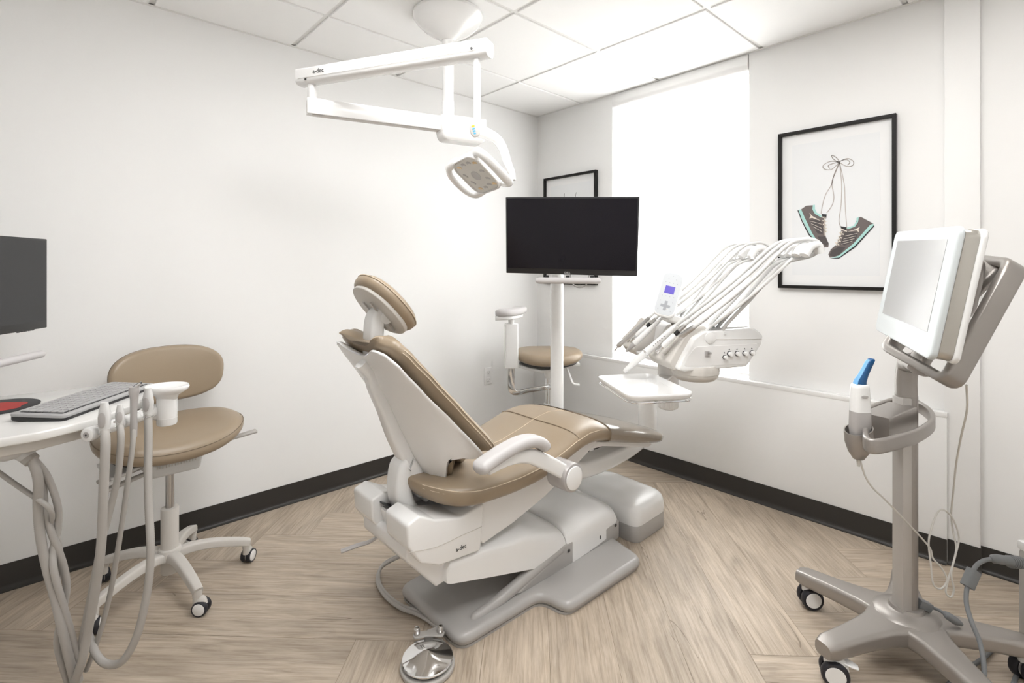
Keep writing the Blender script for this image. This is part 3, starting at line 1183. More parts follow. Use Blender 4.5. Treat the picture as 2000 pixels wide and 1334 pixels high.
g.box((-2.005, YC, .925), (0.02, 0.044, 0.07), r=0.003, R=Matrix.Rotation(-0.7, 4, 'Y'))
g.build('neck_bracket', 'steel', ch)
g = G()
g.cyl((-1.990, YC - 0.034, 1.075), (-1.990, YC + 0.034, 1.075), 0.022, bev=0.004)
g.build('neck_knuckle', 'gwhite', ch)

# --- hip housing with a slot for the back post
g = G()
hip = rpoly([(-2.005, .455), (-2.00, .385), (-1.955, .320), (-1.885, .285), (-1.715, .270), (-1.700, .428), (-1.80, .412), (-1.90, .438), (-1.96, .47)], [.015, .03, .03, .02, .012, .01, .02, .02, .012], 4)
g.prism(hip, YC - 0.182, YC - 0.045, 0.018, 3, 'y')
g.prism(hip, YC + 0.045, YC + 0.182, 0.018, 3, 'y')
g.prism(rpoly([(-1.975, .43), (-1.95, .33), (-1.885, .29), (-1.72, .275), (-1.70, .40), (-1.80, .395), (-1.9, .40)], .012, 3), YC - 0.06, YC + 0.06, 0.004, 2, 'y')
hipb = g.build('hip_housing', 'gwhite', ch, ang=45)
g = G()
g.tube([V((-1.998, YC - .1828, .372)), V((-1.90, YC - .1828, .352)), V((-1.80, YC - .1828, .352)), V((-1.712, YC - .1828, .352))], 0.0010, 5, sm=4)
g.build('housing_split_line', 'warm', hipb)
TL = Matrix.Translation((-1.800, YC - 0.1826, .312)) @ Matrix.Rotation(PI / 2, 4, 'X')
text('maker_mark', 'a-dec', 0.020, TL, 'ink', hipb, label='small dark maker mark')
g = G()
g.box((-1.952, YC, .430), (0.05, 0.10, 0.004), r=0.001, k=1, R=Matrix.Rotation(0.5, 4, 'Y'))
g.build('post_slot', 'black', hipb)
# release lever at the back
g = G()
g.sweep([V((-1.93, YC + .10, .300)), V((-1.965, YC + .13, .270)), V((-2.00, YC + .15, .262)), V((-2.055, YC + .17, .252))], rrect(0.022, 0.008, 0.004, 3), sm=5)
g.build('lever', 'grip', ch)

# seat frame skirt
g = G()
g.prism(rpoly([(-1.755, .455), (-1.712, .300), (-1.690, .276), (-1.55, .300), (-1.38, .345), (-1.22, .405), (-1.07, .47), (-1.03, .50), (-1.2, .52), (-1.45, .455), (-1.62, .44)], [.01, .01, .01, .05, .05, .05, .01, .01, .02, .03, .03], 4), YC - 0.165, YC + 0.165, 0.014, 3, 'y')
g.build('seat_frame', 'white', ch, ang=45)
# foot end support pan
g = G()
g.prism(rpoly([(-1.14, .50), (-1.12, .46), (-1.00, .45), (-.64, .358), (-.60, .365), (-.66, .40), (-1.0, .49)], .012, 3), YC - 0.16, YC + 0.16, 0.01, 2, 'y')
g.build('legrest_pan', 'white', ch, ang=45)
g = G()
g.sweep([V((-1.20, YC - .02, .40)), V((-1.05, YC - .03, .33)), V((-.85, YC - .03, .315)), V((-.62, YC - .01, .315)), V((-.46, YC + .01, .33))], rrect(0.11, 0.075, 0.02, 4), sm=5)
g.build('front_beam', 'gwhite', ch, ang=45, label='white beam carrying the delivery arm below the foot end')

# rear yoke and lift-arm covers
g = G()
g.prism(rpoly([(-1.985, .375), (-1.985, .325), (-1.872, .195), (-1.835, .200), (-1.820, .30), (-1.74, .33), (-1.76, .37)], [.02, .03, .012, .008, .01, .01, .02], 4), YC - 0.145, YC + 0.145, 0.010, 2, 'y')
g.build('rear_yoke', 'white', ch, ang=45)


def cover(rows, name, mt='gwhite'):
    g = G()
    L_ = []
    for x, w_, zb, ze, zt in rows:
        lp = []
        n = 20
        for i in range(n + 1):
            t = PI * i / n
            c, s = math.cos(t), math.sin(t)
            y = w_ * math.copysign(abs(c) ** (2 / 4.5), c)
            z = ze + (zt - ze) * (s ** (2 / 1.9)) - 0.018 * (1 - min(1, s * 5))
            lp.append(V((x, YC + y, z)))
        lp.append(V((x, YC - w_, zb)))
        lp.append(V((x, YC + w_, zb)))
        L_.append(lp)
    g.loft(L_)
    return g.build(name, mt, ch, ang=50)


cover([(-1.846, .166, .206, .245, .250), (-1.835, .172, .202, .270, .276), (-1.70, .176, .166, .255, .266), (-1.50, .184, .116, .215, .272), (-1.345, .189, .078, .156, .216), (-1.290, .189, .066, .136, .196), (-1.283, .188, .067, .131, .190)], 'lift_arm_cover')
cover([(-1.279, .189, .052, .128, .190), (-1.270, .191, .047, .135, .200), (-1.15, .191, .050, .142, .206), (-1.02, .190, .060, .140, .200), (-.945, .187, .070, .122, .178), (-.925, .180, .075, .105, .15)], 'front_cover')
g = G()
g.box((-1.281, YC, .105), (0.03, 0.33, 0.09))
g.box((-1.66, YC, .185), (0.30, 0.20, 0.05), R=Matrix.Rotation(0.2, 4, 'Y'), r=.004)
g.build('lift_mechanism', 'dark', ch)
g = G()
g.box((-1.70, YC - .10, .175), (0.24, 0.10, 0.03), r=.004, R=Matrix.Rotation(0.2, 4, 'Y'))
g.build('lift_link', 'steel', ch)

# floor plate and pedestal
pl = rpoly([(-1.835, YC - .225), (-1.475, YC - .232), (-1.455, YC - .352), (-1.00, YC - .362), (-.95, YC - .15), (-.95, YC + .15), (-1.00, YC + .35), (-1.45, YC + .345), (-1.47, YC + .20), (-1.835, YC + .16)], [.055, .05, .05, .06, .03, .03, .06, .05, .05, .05], 6)
g = G()
g.prism(pl, 0.004, 0.048, 0.022, 4, 'z')
g.prism([(x * .99 - .014, YC + (y - YC) * .97) for x, y in pl], 0.0, 0.008, 0, 1, 'z')
fp = g.build('floor_plate', 'plate', ch, ang=50)
g = G()
g.prism(rpoly([(-1.30, YC - .19), (-.915, YC - .19), (-.915, YC + .19), (-1.30, YC + .19)], .02, 4), .03, .105, .004, 2, 'z')
g.prism(rpoly([(-1.62, .045), (-1.30, .135), (-1.24, .135), (-1.24, .04)], [.02, .02, .01, 0], 4), YC - .192, YC - .150, .012, 3, 'y')
g.prism(rpoly([(-1.62, .045), (-1.30, .135), (-1.24, .135), (-1.24, .04)], [.02, .02, .01, 0], 4), YC + .150, YC + .192, .012, 3, 'y')
g.tube([V((-1.752, YC - .172, .040)), V((-1.742, YC - .172, .043)), V((-1.72, YC - .172, .046)), V((-1.62, YC - .172, .056)), V((-1.45, YC - .172, .090)), V((-1.30, YC - .172, .118))], [.003, .013, .018, .021, .022, .022], 14, sm=4)
g.build('pedestal', 'plate', ch, ang=50)
g = G()
for x, z in ((-1.270, .105), (-.955, .098)):
    g.cyl((x, YC - .192, z), (x, YC - .194, z), 0.007, n=14)
g.box((-1.065, YC - .193, .085), (0.005, 0.002, 0.014), r=.0008, k=1)
g.build('bolt_heads', 'dark', ch)

# armrest on the near side
ya = -1.515
g = G()
arm_pts = [V((-1.822, ya, .606)), V((-1.79, ya, .618)), V((-1.72, ya, .636)), V((-1.64, ya, .648)), V((-1.575, ya, .642)), V((-1.535, ya, .622)), V((-1.52, ya, .60))]
g.sweep(arm_pts, rrect(0.064, 0.040, 0.018, 5), sm=5, scale=lambda t: (min(1, .62 + t * 6, .62 + (1 - t) * 6), min(1, .6 + t * 5, .6 + (1 - t) * 5)))
g.build('armrest_pad', 'arm', ch, ang=60, label='soft pale grey armrest pad')
g = G()
g.sweep([V((-1.78, ya, .594)), V((-1.69, ya, .606)), V((-1.60, ya, .596)), V((-1.52, ya, .556)), V((-1.44, ya, .506)), V((-1.40, ya, .482))], rrect(0.030, 0.052, 0.010, 4), sm=6,
        scale=lambda t: (1, .45 + .6 * min(1, t * 2)))
g.build('armrest_bracket', 'gwhite', ch, ang=45)
g = G()
g.cyl((-1.392, -1.545, .470), (-1.392, -1.455, .470), 0.053, n=40, bev=0.006)
g.build('armrest_pivot', 'grip', ch, label='grey ring of the armrest pivot')
g = G()
g.cyl((-1.392, -1.549, .470), (-1.392, -1.543, .470), 0.043, n=40, bev=0.002)
g.build('pivot_cap', 'gwhite', ch)

# ---------------------------------------------------------------- utility box in front of the chair plate
t = thing('utility_box', 'low rounded white floor box with a grey skirt beside the foot of the dental chair', 'utility box', (-.72, -1.25, 0))
olb = rpoly([(-.872, -1.468), (-.602, -1.463), (-.585, -1.15), (-.64, -1.00), (-.84, -.99), (-.875, -1.05)], [.045, .06, .16, .06, .06, .03], 7)
g = G()
g.prism([(x, y) for x, y in olb], 0.0, 0.072, 0.003, 2, 'z')
g.build('skirt', 'plate', t, ang=50, label='grey skirt')
g = G()
cx_, cy_ = -.735, -1.24
L_ = []
for k, z in ((1.0, .073), (1.003, .090), (1.0, .112), (.985, .130), (.955, .145), (.90, .156), (.80, .164), (.6, .170), (.3, .173)):
    L_.append([V((cx_ + (x - cx_) * k, cy_ + (y - cy_) * k, z)) for x, y in olb])
g.loft(L_)
g.build('lid', 'gwhite', t, ang=60, label='glossy white lid')

# ---------------------------------------------------------------- foot pedal with hose
fc = (-1.9408, -1.4185, 0.02)
t = thing('foot_pedal', 'round polished steel foot control disc with grey hose on the floor beside the chair plate', 'foot pedal', (fc[0], fc[1], 0))
fx, fy = fc[0], fc[1]
bd = (V((-1.8788, -1.3333, 0.02)) - V(fc)).normalized()
side = V((-bd.y, bd.x, 0))
F_ = Matrix((side, bd, V((0, 0, 1)))).transposed().to_4x4()
F_ = Matrix.Translation((fx, fy, 0)) @ F_
ob = [(0.084 * math.cos(math.radians(a)), 0.084 * math.sin(math.radians(a))) for a in range(150, 391, 8)] + [(0.045, .098), (.02, .106), (-.02, .106), (-.045, .098)]
g = G()
g.prism(ob, 0.0, 0.016, 0.005, 3, 'z', T=F_)
g.build('base', 'hose', t, ang=50)
g = G()
g.cyl((fx, fy, .015), (fx, fy, .027), .070, n=48)
g.build('collar', 'dark', t)
g = G()
g.lathe([(.078, .026), (.079, .030), (.077, .033), (.05, .041), (.02, .049), (.006, .054), (.001, .055)], 64, T=Matrix.Translation((fx, fy, 0)))
g.build('disc', 'chrome', t, ang=20)
g = G()
g.prism(rpoly([(-.052, .082), (-.045, .066), (0, .076), (.045, .066), (.052, .082), (.045, .098), (-.045, .098)], .012, 3), .040, .046, .001, 1, 'z', T=F_)
g.box((0, .092, .028), (.03, .02, .03), T=F_, r=.003)
g.build('bracket', 'hose', t)
for sx in (-.038, .038):
    g = G()
    g.cyl((sx, .084, .044), (sx, .084, .064), .010, n=18, bev=.002, T=F_)
    p_ = g.build('post', 'steel', t)
    g = G()
    g.cyl((sx, .084, .062), (sx, .084, .068), .0075, n=16, bev=.002, T=F_)
    g.build('button', 'chrome', p_)
g = G()
for dd in (0, 1):
    pts = [F_ @ V((.004 + dd * .012 - .008, .090, .034)), V((-1.8416, -1.3324, 0.02)) + side * dd * .008, V((-1.8297, -1.2813, 0.012)), V((-1.8434, -1.2054, 0.012)), V((-1.8718, -1.1313, 0.012)), V((-1.8771, -1.0290, 0.012)), V((-1.8549, -0.9356, 0.012)), V((-1.8132, -0.8911, 0.03)), V((-1.7614, -0.9221, 0.06)), V((-1.7283, -0.9849, 0.09)), V((-1.6667, -1.0568, 0.09))]
    pts = [p + V((dd * .010, dd * .010, 0)) for p in pts]
    g.tube(pts, 0.0068, 10, sm=8)
g.build('hose', 'hose', t)


# ================================================================ OVERHEAD DENTAL LIGHT
RV = V((0.7337, -0.6794, 0))
FV = V((0.6794, 0.7337, 0))
HC2 = HC
t = thing('dental_light', 'white ceiling-mounted dental lamp with a folded double arm above the reclined chair', 'lamp', (-1.45, -.84, HC2))
px_, py_ = -1.448, -0.840
g = G()
g.lathe([(.155, HC2 + .0), (.160, HC2 - .004), (.161, HC2 - .016), (.156, HC2 - .026), (.143, HC2 - .044), (.120, HC2 - .066), (.092, HC2 - .086), (.062, HC2 - .104), (.038, HC2 - .118), (.032, HC2 - .124)], 48, T=Matrix.Translation((px_, py_, 0)))
g.build('ceiling_canopy', 'gwhite', t, ang=30)
g = G()
g.cyl((px_, py_, 1.93), (px_, py_, HC2 - .11), .0255, n=28)
g.cyl((px_, py_, HC2 - .150), (px_, py_, HC2 - .120), .0285, n=28, bev=.002)
g.cyl((px_, py_, 1.925), (px_, py_, 2.00), .0285, n=28, bev=.002)
g.build('ceiling_pole', 'gwhite', t, ang=40)
L0, L1 = V((-2.020, -.676, 1.893)), V((px_, py_, 1.893))
ad = (L1 - L0).normalized()
an = V((-ad.y, ad.x, 0))
TA = Matrix((ad, an, V((0, 0, 1)))).transposed().to_4x4()
g = G()
g.box(tuple((L0 + L1) / 2 - ad * .02), ((L1 - L0).length - .02, .052, .064), R=TA, r=.004)
la = g.build('lower_arm', 'gwhite', t, ang=40)
g = G()
g.box(tuple((L0 + L1) / 2 - ad * .02 - V((0, 0, .0325))), ((L1 - L0).length - .06, .030, .003), R=TA)
g.build('arm_channel', 'warm', la)
TB = Matrix.Translation((px_, py_, 0)) @ TA
g = G()
pr = rpoly([(-.045, -.048), (.175, -.048), (.175, .048), (-.045, .048)], .014, 4)
for z0, z1, kx in ((1.852, 1.930, 1.0),):
    g.prism(pr, z0, z1, .006, 3, 'z', T=TB)
g.loft([[TB @ V((.065 + (x - .065) * k, y * k, z)) for x, y in pr] for k, z in ((.80, 1.818), (.90, 1.826), (.97, 1.842), (.985, 1.856))])
g.build('junction_housing', 'gwhite', t, ang=40)
# upper (sprung) arm
Q0, Q1 = V((-2.024, -.668, 2.013)), V((-1.690, -1.393, 1.997))
ud = (Q1 - Q0).normalized()
g = G()
g.sweep([Q0 - ud * .035, Q0 + ud * .02, Q1 - ud * .02, Q1 + ud * .02], rpoly([(-.030, -.034), (.030, -.034), (.032, .030), (-.032, .030)], [.022, .022, .008, .008], 5), scale=lambda t_: (1, 1.0 - .12 * t_))
ua = g.build('upper_arm', 'gwhite', t, ang=40)
hn = V((ud.y, -ud.x, 0)).normalized()
if hn.dot(V((-2.816, -2.749, 0)) - V((Q0.x, Q0.y, 0))) < 0:
    hn = -hn
txm = Matrix((ud, V((0, 0, 1)), ud.cross(V((0, 0, 1))))).transposed().to_4x4()
if txm.to_3x3().col[2].dot(hn) < 0:
    txm = Matrix((-ud, V((0, 0, 1)), (-ud).cross(V((0, 0, 1))))).transposed().to_4x4()
text('maker_mark', 'a-dec', 0.026, Matrix.Translation(Q0 + ud * .085 + V((0, 0, .006)) + hn * .0318) @ txm, 'ink', ua, label='small black maker mark')
g = G()
g.tube([Q0 + hn * .0322 - V((0, 0, .0135)) - ud * .02, Q1 + hn * .0322 - V((0, 0, .012))], .0008, 4)
g.build('cover_split_line', 'warm', ua)
for q, dz in ((Q0 + ud * .02, -.020), (Q1 - ud * .035, -.004)):
    g = G()
    g.cyl(tuple(q + hn * .031 + V((0, 0, dz))), tuple(q + hn * .0335 + V((0, 0, dz))), .0045, n=12)
    g.build('screw_cap', 'dark', ua)
g = G()
g.cyl((Q0.x + .012, Q0.y - .02, 1.922), (Q0.x + .012, Q0.y - .02, 1.99), .0185, n=24, bev=.002)
g.build('elbow_joint', 'gwhite', t)
DX, DY = -1.7035, -1.368
g = G()
g.cyl((DX, DY, 1.735), (DX, DY, 1.975), .0125, n=20)
g.cyl((DX, DY, 1.712), (DX, DY, 1.750), .0185, n=24, bev=.002)
g.build('drop_post', 'gwhite', t, ang=40)
# yoke
yk = [V((-1.7290, -1.3837, 1.7145)), V((-1.7098, -1.3878, 1.7102)), V((-1.6826, -1.3994, 1.7022)), V((-1.6526, -1.4136, 1.6870)), V((-1.6302, -1.4207, 1.6571)), V((-1.6129, -1.4231, 1.6143)), V((-1.5942, -1.4268, 1.5745)), V((-1.5915, -1.4292, 1.5491))]
g = G()
g.sweep(yk, rrect(.040, .026, .011, 4), up=FV, sm=5, scale=lambda q: (lerp([(0, .8), (.1, 1.15), (.4, .9), (1, .55)], q), 1))
yo = g.build('yoke', 'gwhite', t, ang=50)
# control nub: grey oval with coloured keys
nb0 = V((-1.7390, -1.3990, 1.7062))
TN = Matrix((RV, V((0, 0, 1)), -FV)).transposed().to_4x4()
TN = Matrix.Translation(nb0) @ TN @ Matrix.Rotation(.25, 4, 'Z')
g = G()
g.prism(selem(.0165, .024, 28, 2.4), -.010, .004, .003, 3, 'z', T=TN)
nub = g.build('control_nub', 'warm', yo)
for dy, m_, w_ in ((.013, 'yellow', .007), (.004, 'cyan', .0065), (-.004, 'cyan', .0065), (-.012, 'cyan', .0055)):
    g = G()
    g.prism(rrect(w_ * 1.6, .0055, .002, 3), .0035, .0048, .0004, 1, 'z', T=TN @ Matrix.Translation((-.002, dy, 0)))
    g.build('button', m_, nub)
# lamp head
lc = V((-1.7050, -1.3650, 1.5600))
va = (RV * .076 + V((0, 0, .009)) - FV * .112).normalized()
vb = (RV * .092 - V((0, 0, .089)) + FV * .056)
vb = (vb - va * vb.dot(va)).normalized()
vn = va.cross(vb)
if vn.dot(V((-2.816, -2.749, 1.24)) - lc) < 0:
    vn = -vn
LH = Matrix((va, vb, vn)).transposed().to_4x4()
LH = Matrix.Translation(lc) @ LH
oh = rrect(.168, .160, .045, 7)
g = G()
g.loft([[LH @ V((x * k, y * k, z)) for x, y in oh] for k, z in ((.55, -.058), (.75, -.052), (.90, -.040), (.99, -.022), (1.0, -.004), (.975, .003), (.93, .004), (.915, -.001))])
hd = g.build('lamp_head', 'gwhite', t, ang=50)
g = G()
g.prism([(x * .91, y * .91) for x, y in oh], -.004, .001, .001, 1, 'z', T=LH)
ln = g.build('lens', 'lens', hd, label='pale reflector window')
for i, (a, b, rot, m_) in enumerate([(-.045, -.052, .3, 'gold'), (-.012, -.056, .2, 'lensd'), (.022, -.054, .2, 'lensd'), (.052, -.045, .2, 'gold'), (-.054, -.015, .9, 'lensd'), (.05, -.008, .3, 'lensd'),
                                     (-.048, .022, .8, 'lensd'), (.046, .026, .4, 'lensd'), (-.040, .054, .3, 'gold'), (-.006, .056, .2, 'lensd'), (.024, .050, .2, 'lensd'), (.052, .054, .2, 'gold')]):
    g = G()
    g.prism(rpoly([(-.012, -.004), (.0, -.007), (.012, -.003), (.010, .005), (0, .002), (-.010, .004)], .003, 3), .0005, .0018, .0004, 1, 'z', T=LH @ Matrix.Translation((a, b, 0)) @ Matrix.Rotation(rot, 4, 'Z'))
    g.build('reflector_cell', m_, ln)
g = G()
g.prism(selem(.022, .020, 24), .0005, .0016, .0004, 1, 'z', T=LH)
g.build('reflector_cell', 'lensd', ln)
for sg in (-1, 1):
    g = G()
    g.tube([LH @ V(p) for p in ((sg * .070, -.070, -.02), (sg * .110, -.066, -.006), (sg * .130, -.03, .002), (sg * .130, .035, .002), (sg * .112, .074, -.006), (sg * .068, .078, -.02))], .0125, 12, sm=5, flat=1.3)
    g.build('side_handle', 'gwhite', t, ang=60)

# ================================================================ CENTRE MONITOR AND ITS POST
TLc, TRc, BRc, BLc = V((-1.192, -.951, 1.575)), V((-.832, -1.457, 1.560)), V((-.794, -1.418, 1.197)), V((-1.153, -.913, 1.212))
mex = (TRc - TLc).normalized()
mez = (TLc - BLc)
mez = (mez - mex * mez.dot(mex)).normalized()
mn = mex.cross(mez)          # points away from the screen or to the viewer
if mn.dot(V((-2.816, -2.749, 1.24)) - TLc) < 0:
    mn = -mn
mc = (TLc + TRc + BRc + BLc) / 4
MT = Matrix((mex, mez, mn)).transposed().to_4x4()
MT = Matrix.Translation(mc) @ MT


def monitor(name, label, T, w_, h_, scr, mark=None, buttons=0, depth=0.045):
    t = thing(name, label, 'monitor', tuple(T.translation))
    g = G()
    g.box((0, 0, -.010), (w_, h_, .020), r=.003, T=T)
    g.build('bezel', 'black', t)
    g = G()
    g.box((0, .010, .0004), (w_ - .016, h_ - .034, .0016), T=T)
    g.build('screen', scr, t)
    g = G()
    g.loft([[T @ V((x, y, z)) for x, y in rrect(w_ * k, h_ * k2, .02)] for k, k2, z in ((.98, .97, -.019), (.80, .72, -.034), (.55, .48, -depth), (.50, .42, -depth - .004))])
    g.build('back_shell', 'black', t, ang=40)
    if mark:
        text('maker_mark', mark, .013, T @ Matrix.Translation((-.012, -h_ / 2 + .0085, .0012)), 'ltxt', t, label='small silver maker mark')
    for k in range(buttons):
        g = G()
        g.box((w_ / 2 - .05 - .016 * k, -h_ / 2 - .002, -.012), (.009, .004, .006), r=.001, k=1, T=T)
        g.build('button', 'black', t)
    return t


monitor('monitor', 'large black widescreen monitor, switched off, on a white post behind the dental chair', MT, .622, .367, 'screen', 'DELL')
PX, PY = -.717, -.850
t = thing('monitor_post', 'white upright post with a short horizontal handle bar carrying the switched-off monitor', 'monitor stand', (PX, PY, 0))
g = G()
g.cyl((PX, PY, .02), (PX, PY, 1.20), .0365, n=32, bev=.004)
g.build('pole', 'gwhite', t)
g = G()
g.lathe([(.16, 0), (.16, .012), (.15, .02), (.06, .028), (.045, .05)], 40, T=Matrix.Translation((PX, PY, 0)))
g.build('base', 'gwhite', t)
g = G()
bk = mc - mn * .055
g.sweep([V((PX, PY, 1.17)), V((PX, PY, 1.23)), V((PX - .05, PY - .05, 1.27)), bk - mn * .02 - V((0, 0, .04)), bk - V((0, 0, .03))], rrect(.05, .05, .015, 4), sm=6)
g.build('monitor_arm', 'gwhite', t, ang=50)
g = G()
hb = V((-0.9761, -1.1541, 1.1764))
hx = V((mex.x, mex.y, 0)).normalized()
hnrm = V((mn.x, mn.y, 0)).normalized()
Hb = [hb - hx * .155 - V((0, 0, .0)), hb - hx * .08, hb, hb + hx * .08, hb + hx * .155]
g.tube(Hb, lambda q: .0155 * min(1, .55 + 14 * min(q, 1 - q)), 14, sm=5)
g.build('handle_bar', 'arm', t, ang=60, label='pale grey handle bar')
g = G()
for sx in (-.10, .0, .115):
    g.box(tuple(hb + hx * sx + V((0, 0, .018)) - hnrm * .004), (.018, .010, .014), r=.001, k=1, R=Matrix.Rotation(math.atan2(hx.y, hx.x), 4, 'Z'))
    g.build('clip', 'black', t)
    g = G()
g.sweep([V((PX, PY, 1.16)), V((PX, PY, 1.165)).lerp(hb, .5), hb - hnrm * .01], rrect(.03, .02, .006), sm=4)
g.build('handle_bracket', 'gwhite', t)
g = G()
g.tube([hb + hx * .01 + V((0, 0, .03)) - hnrm * .03, hb + hx * .02 - V((0, 0, .015)) - hnrm * .03, hb + hx * .05 - V((0, 0, .034)) - hnrm * .03, hb + hx * .085 - V((0, 0, .02)) - hnrm * .03, hb + hx * .10 + V((0, 0, .03)) - hnrm * .03], .003, 8, sm=6)
g.build('cable', 'grip', t)

# ================================================================ DELIVERY UNIT
HO = V((-.9752, -1.7274, 0))
e1 = V((-.54, -.842, 0)).normalized()
e2 = V((-e1.y * 1.0, e1.x, 0)) * 1.0
e2 = V((.842, -.54, 0)).normalized()
HM = Matrix((e1, e2, V((0, 0, 1)))).transposed().to_4x4()
HM = Matrix.Translation(HO) @ HM


def hw(x, y, z):
    return HM @ V((x, y, z))


pc = V((-0.7151, -1.5321, 0.7057))
dp = V((-.385, -1.215, 0))
t = thing('delivery_unit', 'white dental instrument console with knobs and a touch pad, in front of the window', 'instrument console', (dp.x, dp.y, 0))
# supporting column rising from the beam below the foot end
g = G()
g.cyl((dp.x, dp.y, .30), (dp.x, dp.y, .60), .048, n=32, bev=.004)
g.build('support_column', 'gwhite', t)
g = G()
g.sweep([V((dp.x, dp.y, .575)), V((dp.x, dp.y, .60)).lerp(V((pc.x, pc.y, .62)), .5), V((pc.x, pc.y, .640))], rrect(.075, .075, .022, 4), sm=4)
g.build('lower_arm', 'gwhite', t, ang=50)
g = G()
g.cyl((pc.x, pc.y, .635), (pc.x, pc.y, .835), .046, n=32, bev=.005)
g.build('arm_joint', 'gwhite', t)
g = G()
n = 60
g.loft([[(pc.x + (r + (.0012 if j % 4 < 2 else -.0012) * q) * math.cos(2 * PI * j / n), pc.y + (r + (.0012 if j % 4 < 2 else -.0012) * q) * math.sin(2 * PI * j / n), z) for j in range(n)] for r, z, q in ((.03, .592, 0), (.042, .598, 1), (.045, .606, 1), (.045, .632, 1), (.043, .636, 1))])
g.build('brake_knob', 'gwhite', t, ang=20, label='ribbed white knob below the joint')
g = G()
g.sweep([V((pc.x, pc.y, .820)), V((pc.x, pc.y, .820)).lerp(hw(-.085, .12, .820), .5), hw(-.085, .12, .820)], rrect(.05, .018, .006, 4), sm=4)
g.build('upper_arm', 'gwhite', t, ang=50)
g = G()
g.lathe([(.05, .775), (.075, .780), (.088, .792), (.092, .803), (.092, .806), (.094, .808), (.094, .832), (.09, .842)], 40, T=Matrix.Translation(hw(-.075, .115, 0)))
g.build('swivel_disc', 'warm', t, ang=40)
# main body
prof = rpoly([(.065, .860), (.082, .975), (.11, .993), (.33, .996), (.372, .965), (.362, .925), (.30, .846), (.08, .838)], [.02, .02, .03, .03, .03, .02, .025, .02], 5)
g = G()
g.prism(prof, -.50, -.03, .008, 3, 'x', T=HM)
g.build('console_body', 'white', t, ang=45)
prf2 = rpoly([(-.006, .835), (.018, .880), (.066, .958), (.110, .984), (.330, .994), (.372, .962), (.362, .925), (.298, .838), (.03, .826)], [.012, .04, .03, .03, .03, .02, .015, .03, .015], 5)
g = G()
g.prism(prf2, -.036, .004, .010, 4, 'x', T=HM)
kp = g.build('knob_panel', 'gwhite', t, ang=45, label='white end panel with knobs')
g = G()
g.prism(rpoly([(.02, .848), (.040, .890), (.072, .926), (.350, .930), (.292, .848)], [.01, .03, .02, .008, .015], 4), .002, .0048, .001, 1, 'x', T=HM)
g.build('recess', 'white', kp)
for yy, zz, r in ((.218, .893, .0095), (.252, .893, .0095), (.286, .893, .0095), (.318, .894, .0095), (.196, .880, .0075)):
    g = G()
    g.cyl(tuple(hw(.004, yy, zz)), tuple(hw(.007, yy, zz)), r * 1.12, n=20)
    k_ = g.build('knob', 'ink', kp, label='dark ringed knob')
    g = G()
    g.cyl(tuple(hw(.006, yy, zz)), tuple(hw(.022, yy, zz)), r * .92, n=20, bev=.002)
    g.box((.0235, yy, zz), (.004, .003, r * 1.6), T=HM, r=.0008, k=1)
    g.build('knob_grip', 'gwhite', k_)
    g = G()
    g.prism([(yy - .0035, zz + .0155), (yy + .0035, zz + .0155), (yy, zz + .0215)], .0046, .0054, 0, 1, 'x', T=HM)
    g.build('printed_mark', 'ink', k_)
g = G()
g.box((.006, .120, .895), (.004, .020, .024), T=HM, r=.002)
sw = g.build('switch_plate', 'grip', kp)
g = G()
g.box((.014, .126, .900), (.016, .010, .008), T=HM, r=.002)
g.build('toggle', 'steel', sw)
g = G()
g.cyl(tuple(hw(.0, .135, .958)), tuple(hw(.0075, .135, .958)), .024, n=32, bev=.003)
g.build('round_cap', 'gwhite', kp)
g = G()
g.tube([hw(.0048, .16, .952), hw(.0048, .25, .950), hw(.0048, .365, .948)], .0009, 5)
g.build('cover_seam', 'warm', kp)
# holder racks (warm grey), one at each end, with scooped slots
rk = rpoly([(-.004, .826), (-.030, .858), (.000, .905), (.062, .992), (.120, 1.006), (.150, .99), (.105, .84)], [.012, .014, .04, .04, .01, .01, .01], 5)
for x0, x1 in ((-.215, -.024), (-.50, -.36)):
    g = G()
    g.prism(rk, x0, x1, .008, 3, 'x', T=HM)
    r_ = g.build('holder_rack', 'warm', t, ang=45)
    for k in range(3):
        xx = x0 + (x1 - x0) * (k + .5) / 3
        g = G()
        g.tube([hw(xx - .028, -.022, .885), hw(xx, .03, .948), hw(xx + .018, .062, .992)], .0085, 12, sm=3)
        g.build('holder_slot', 'warm', r_)
g = G()
g.prism(rpoly([(-.012, .832), (-.02, .850), (.05, .862), (.09, .862), (.09, .832)], .006, 3), -.365, -.21, .005, 2, 'x', T=HM)
g.build('front_bar', 'white', t, ang=45)
# whips
for nm, x0, x1, hxs in (('right', -.125, -.02, (.115, .155, .195, .235)), ('left', -.43, -.37, (-.20, -.135, -.07))):
    g = G()
    a0 = hw((x0 + x1) / 2 + .02, .16, .985)
    b0 = hw(sum(hxs) / len(hxs) - .02, .385, 1.275)
    g.sweep([a0 - V((0, 0, .02)), a0, a0.lerp(b0, .5) - V((0, 0, .012)), b0], rrect(.10 if nm == 'right' else .08, .010, .004, 3), sm=5, scale=lambda q: (1 - .45 * q, 1))
    arm_ = g.build('whip_arm', 'gwhite', t, ang=50)
    for h_ in hxs:
        g = G()
        c = hw(h_, .40, 1.318)
        g.sweep([c + e2 * -.035 - V((0, 0, .035)), c + e2 * -.012 - V((0, 0, .004)), c + e2 * .018 + V((0, 0, .002)), c + e2 * .030 - V((0, 0, .026))], rrect(.034, .026, .010, 4), sm=5)
        g.build('hook_guide', 'gwhite', arm_, ang=50)
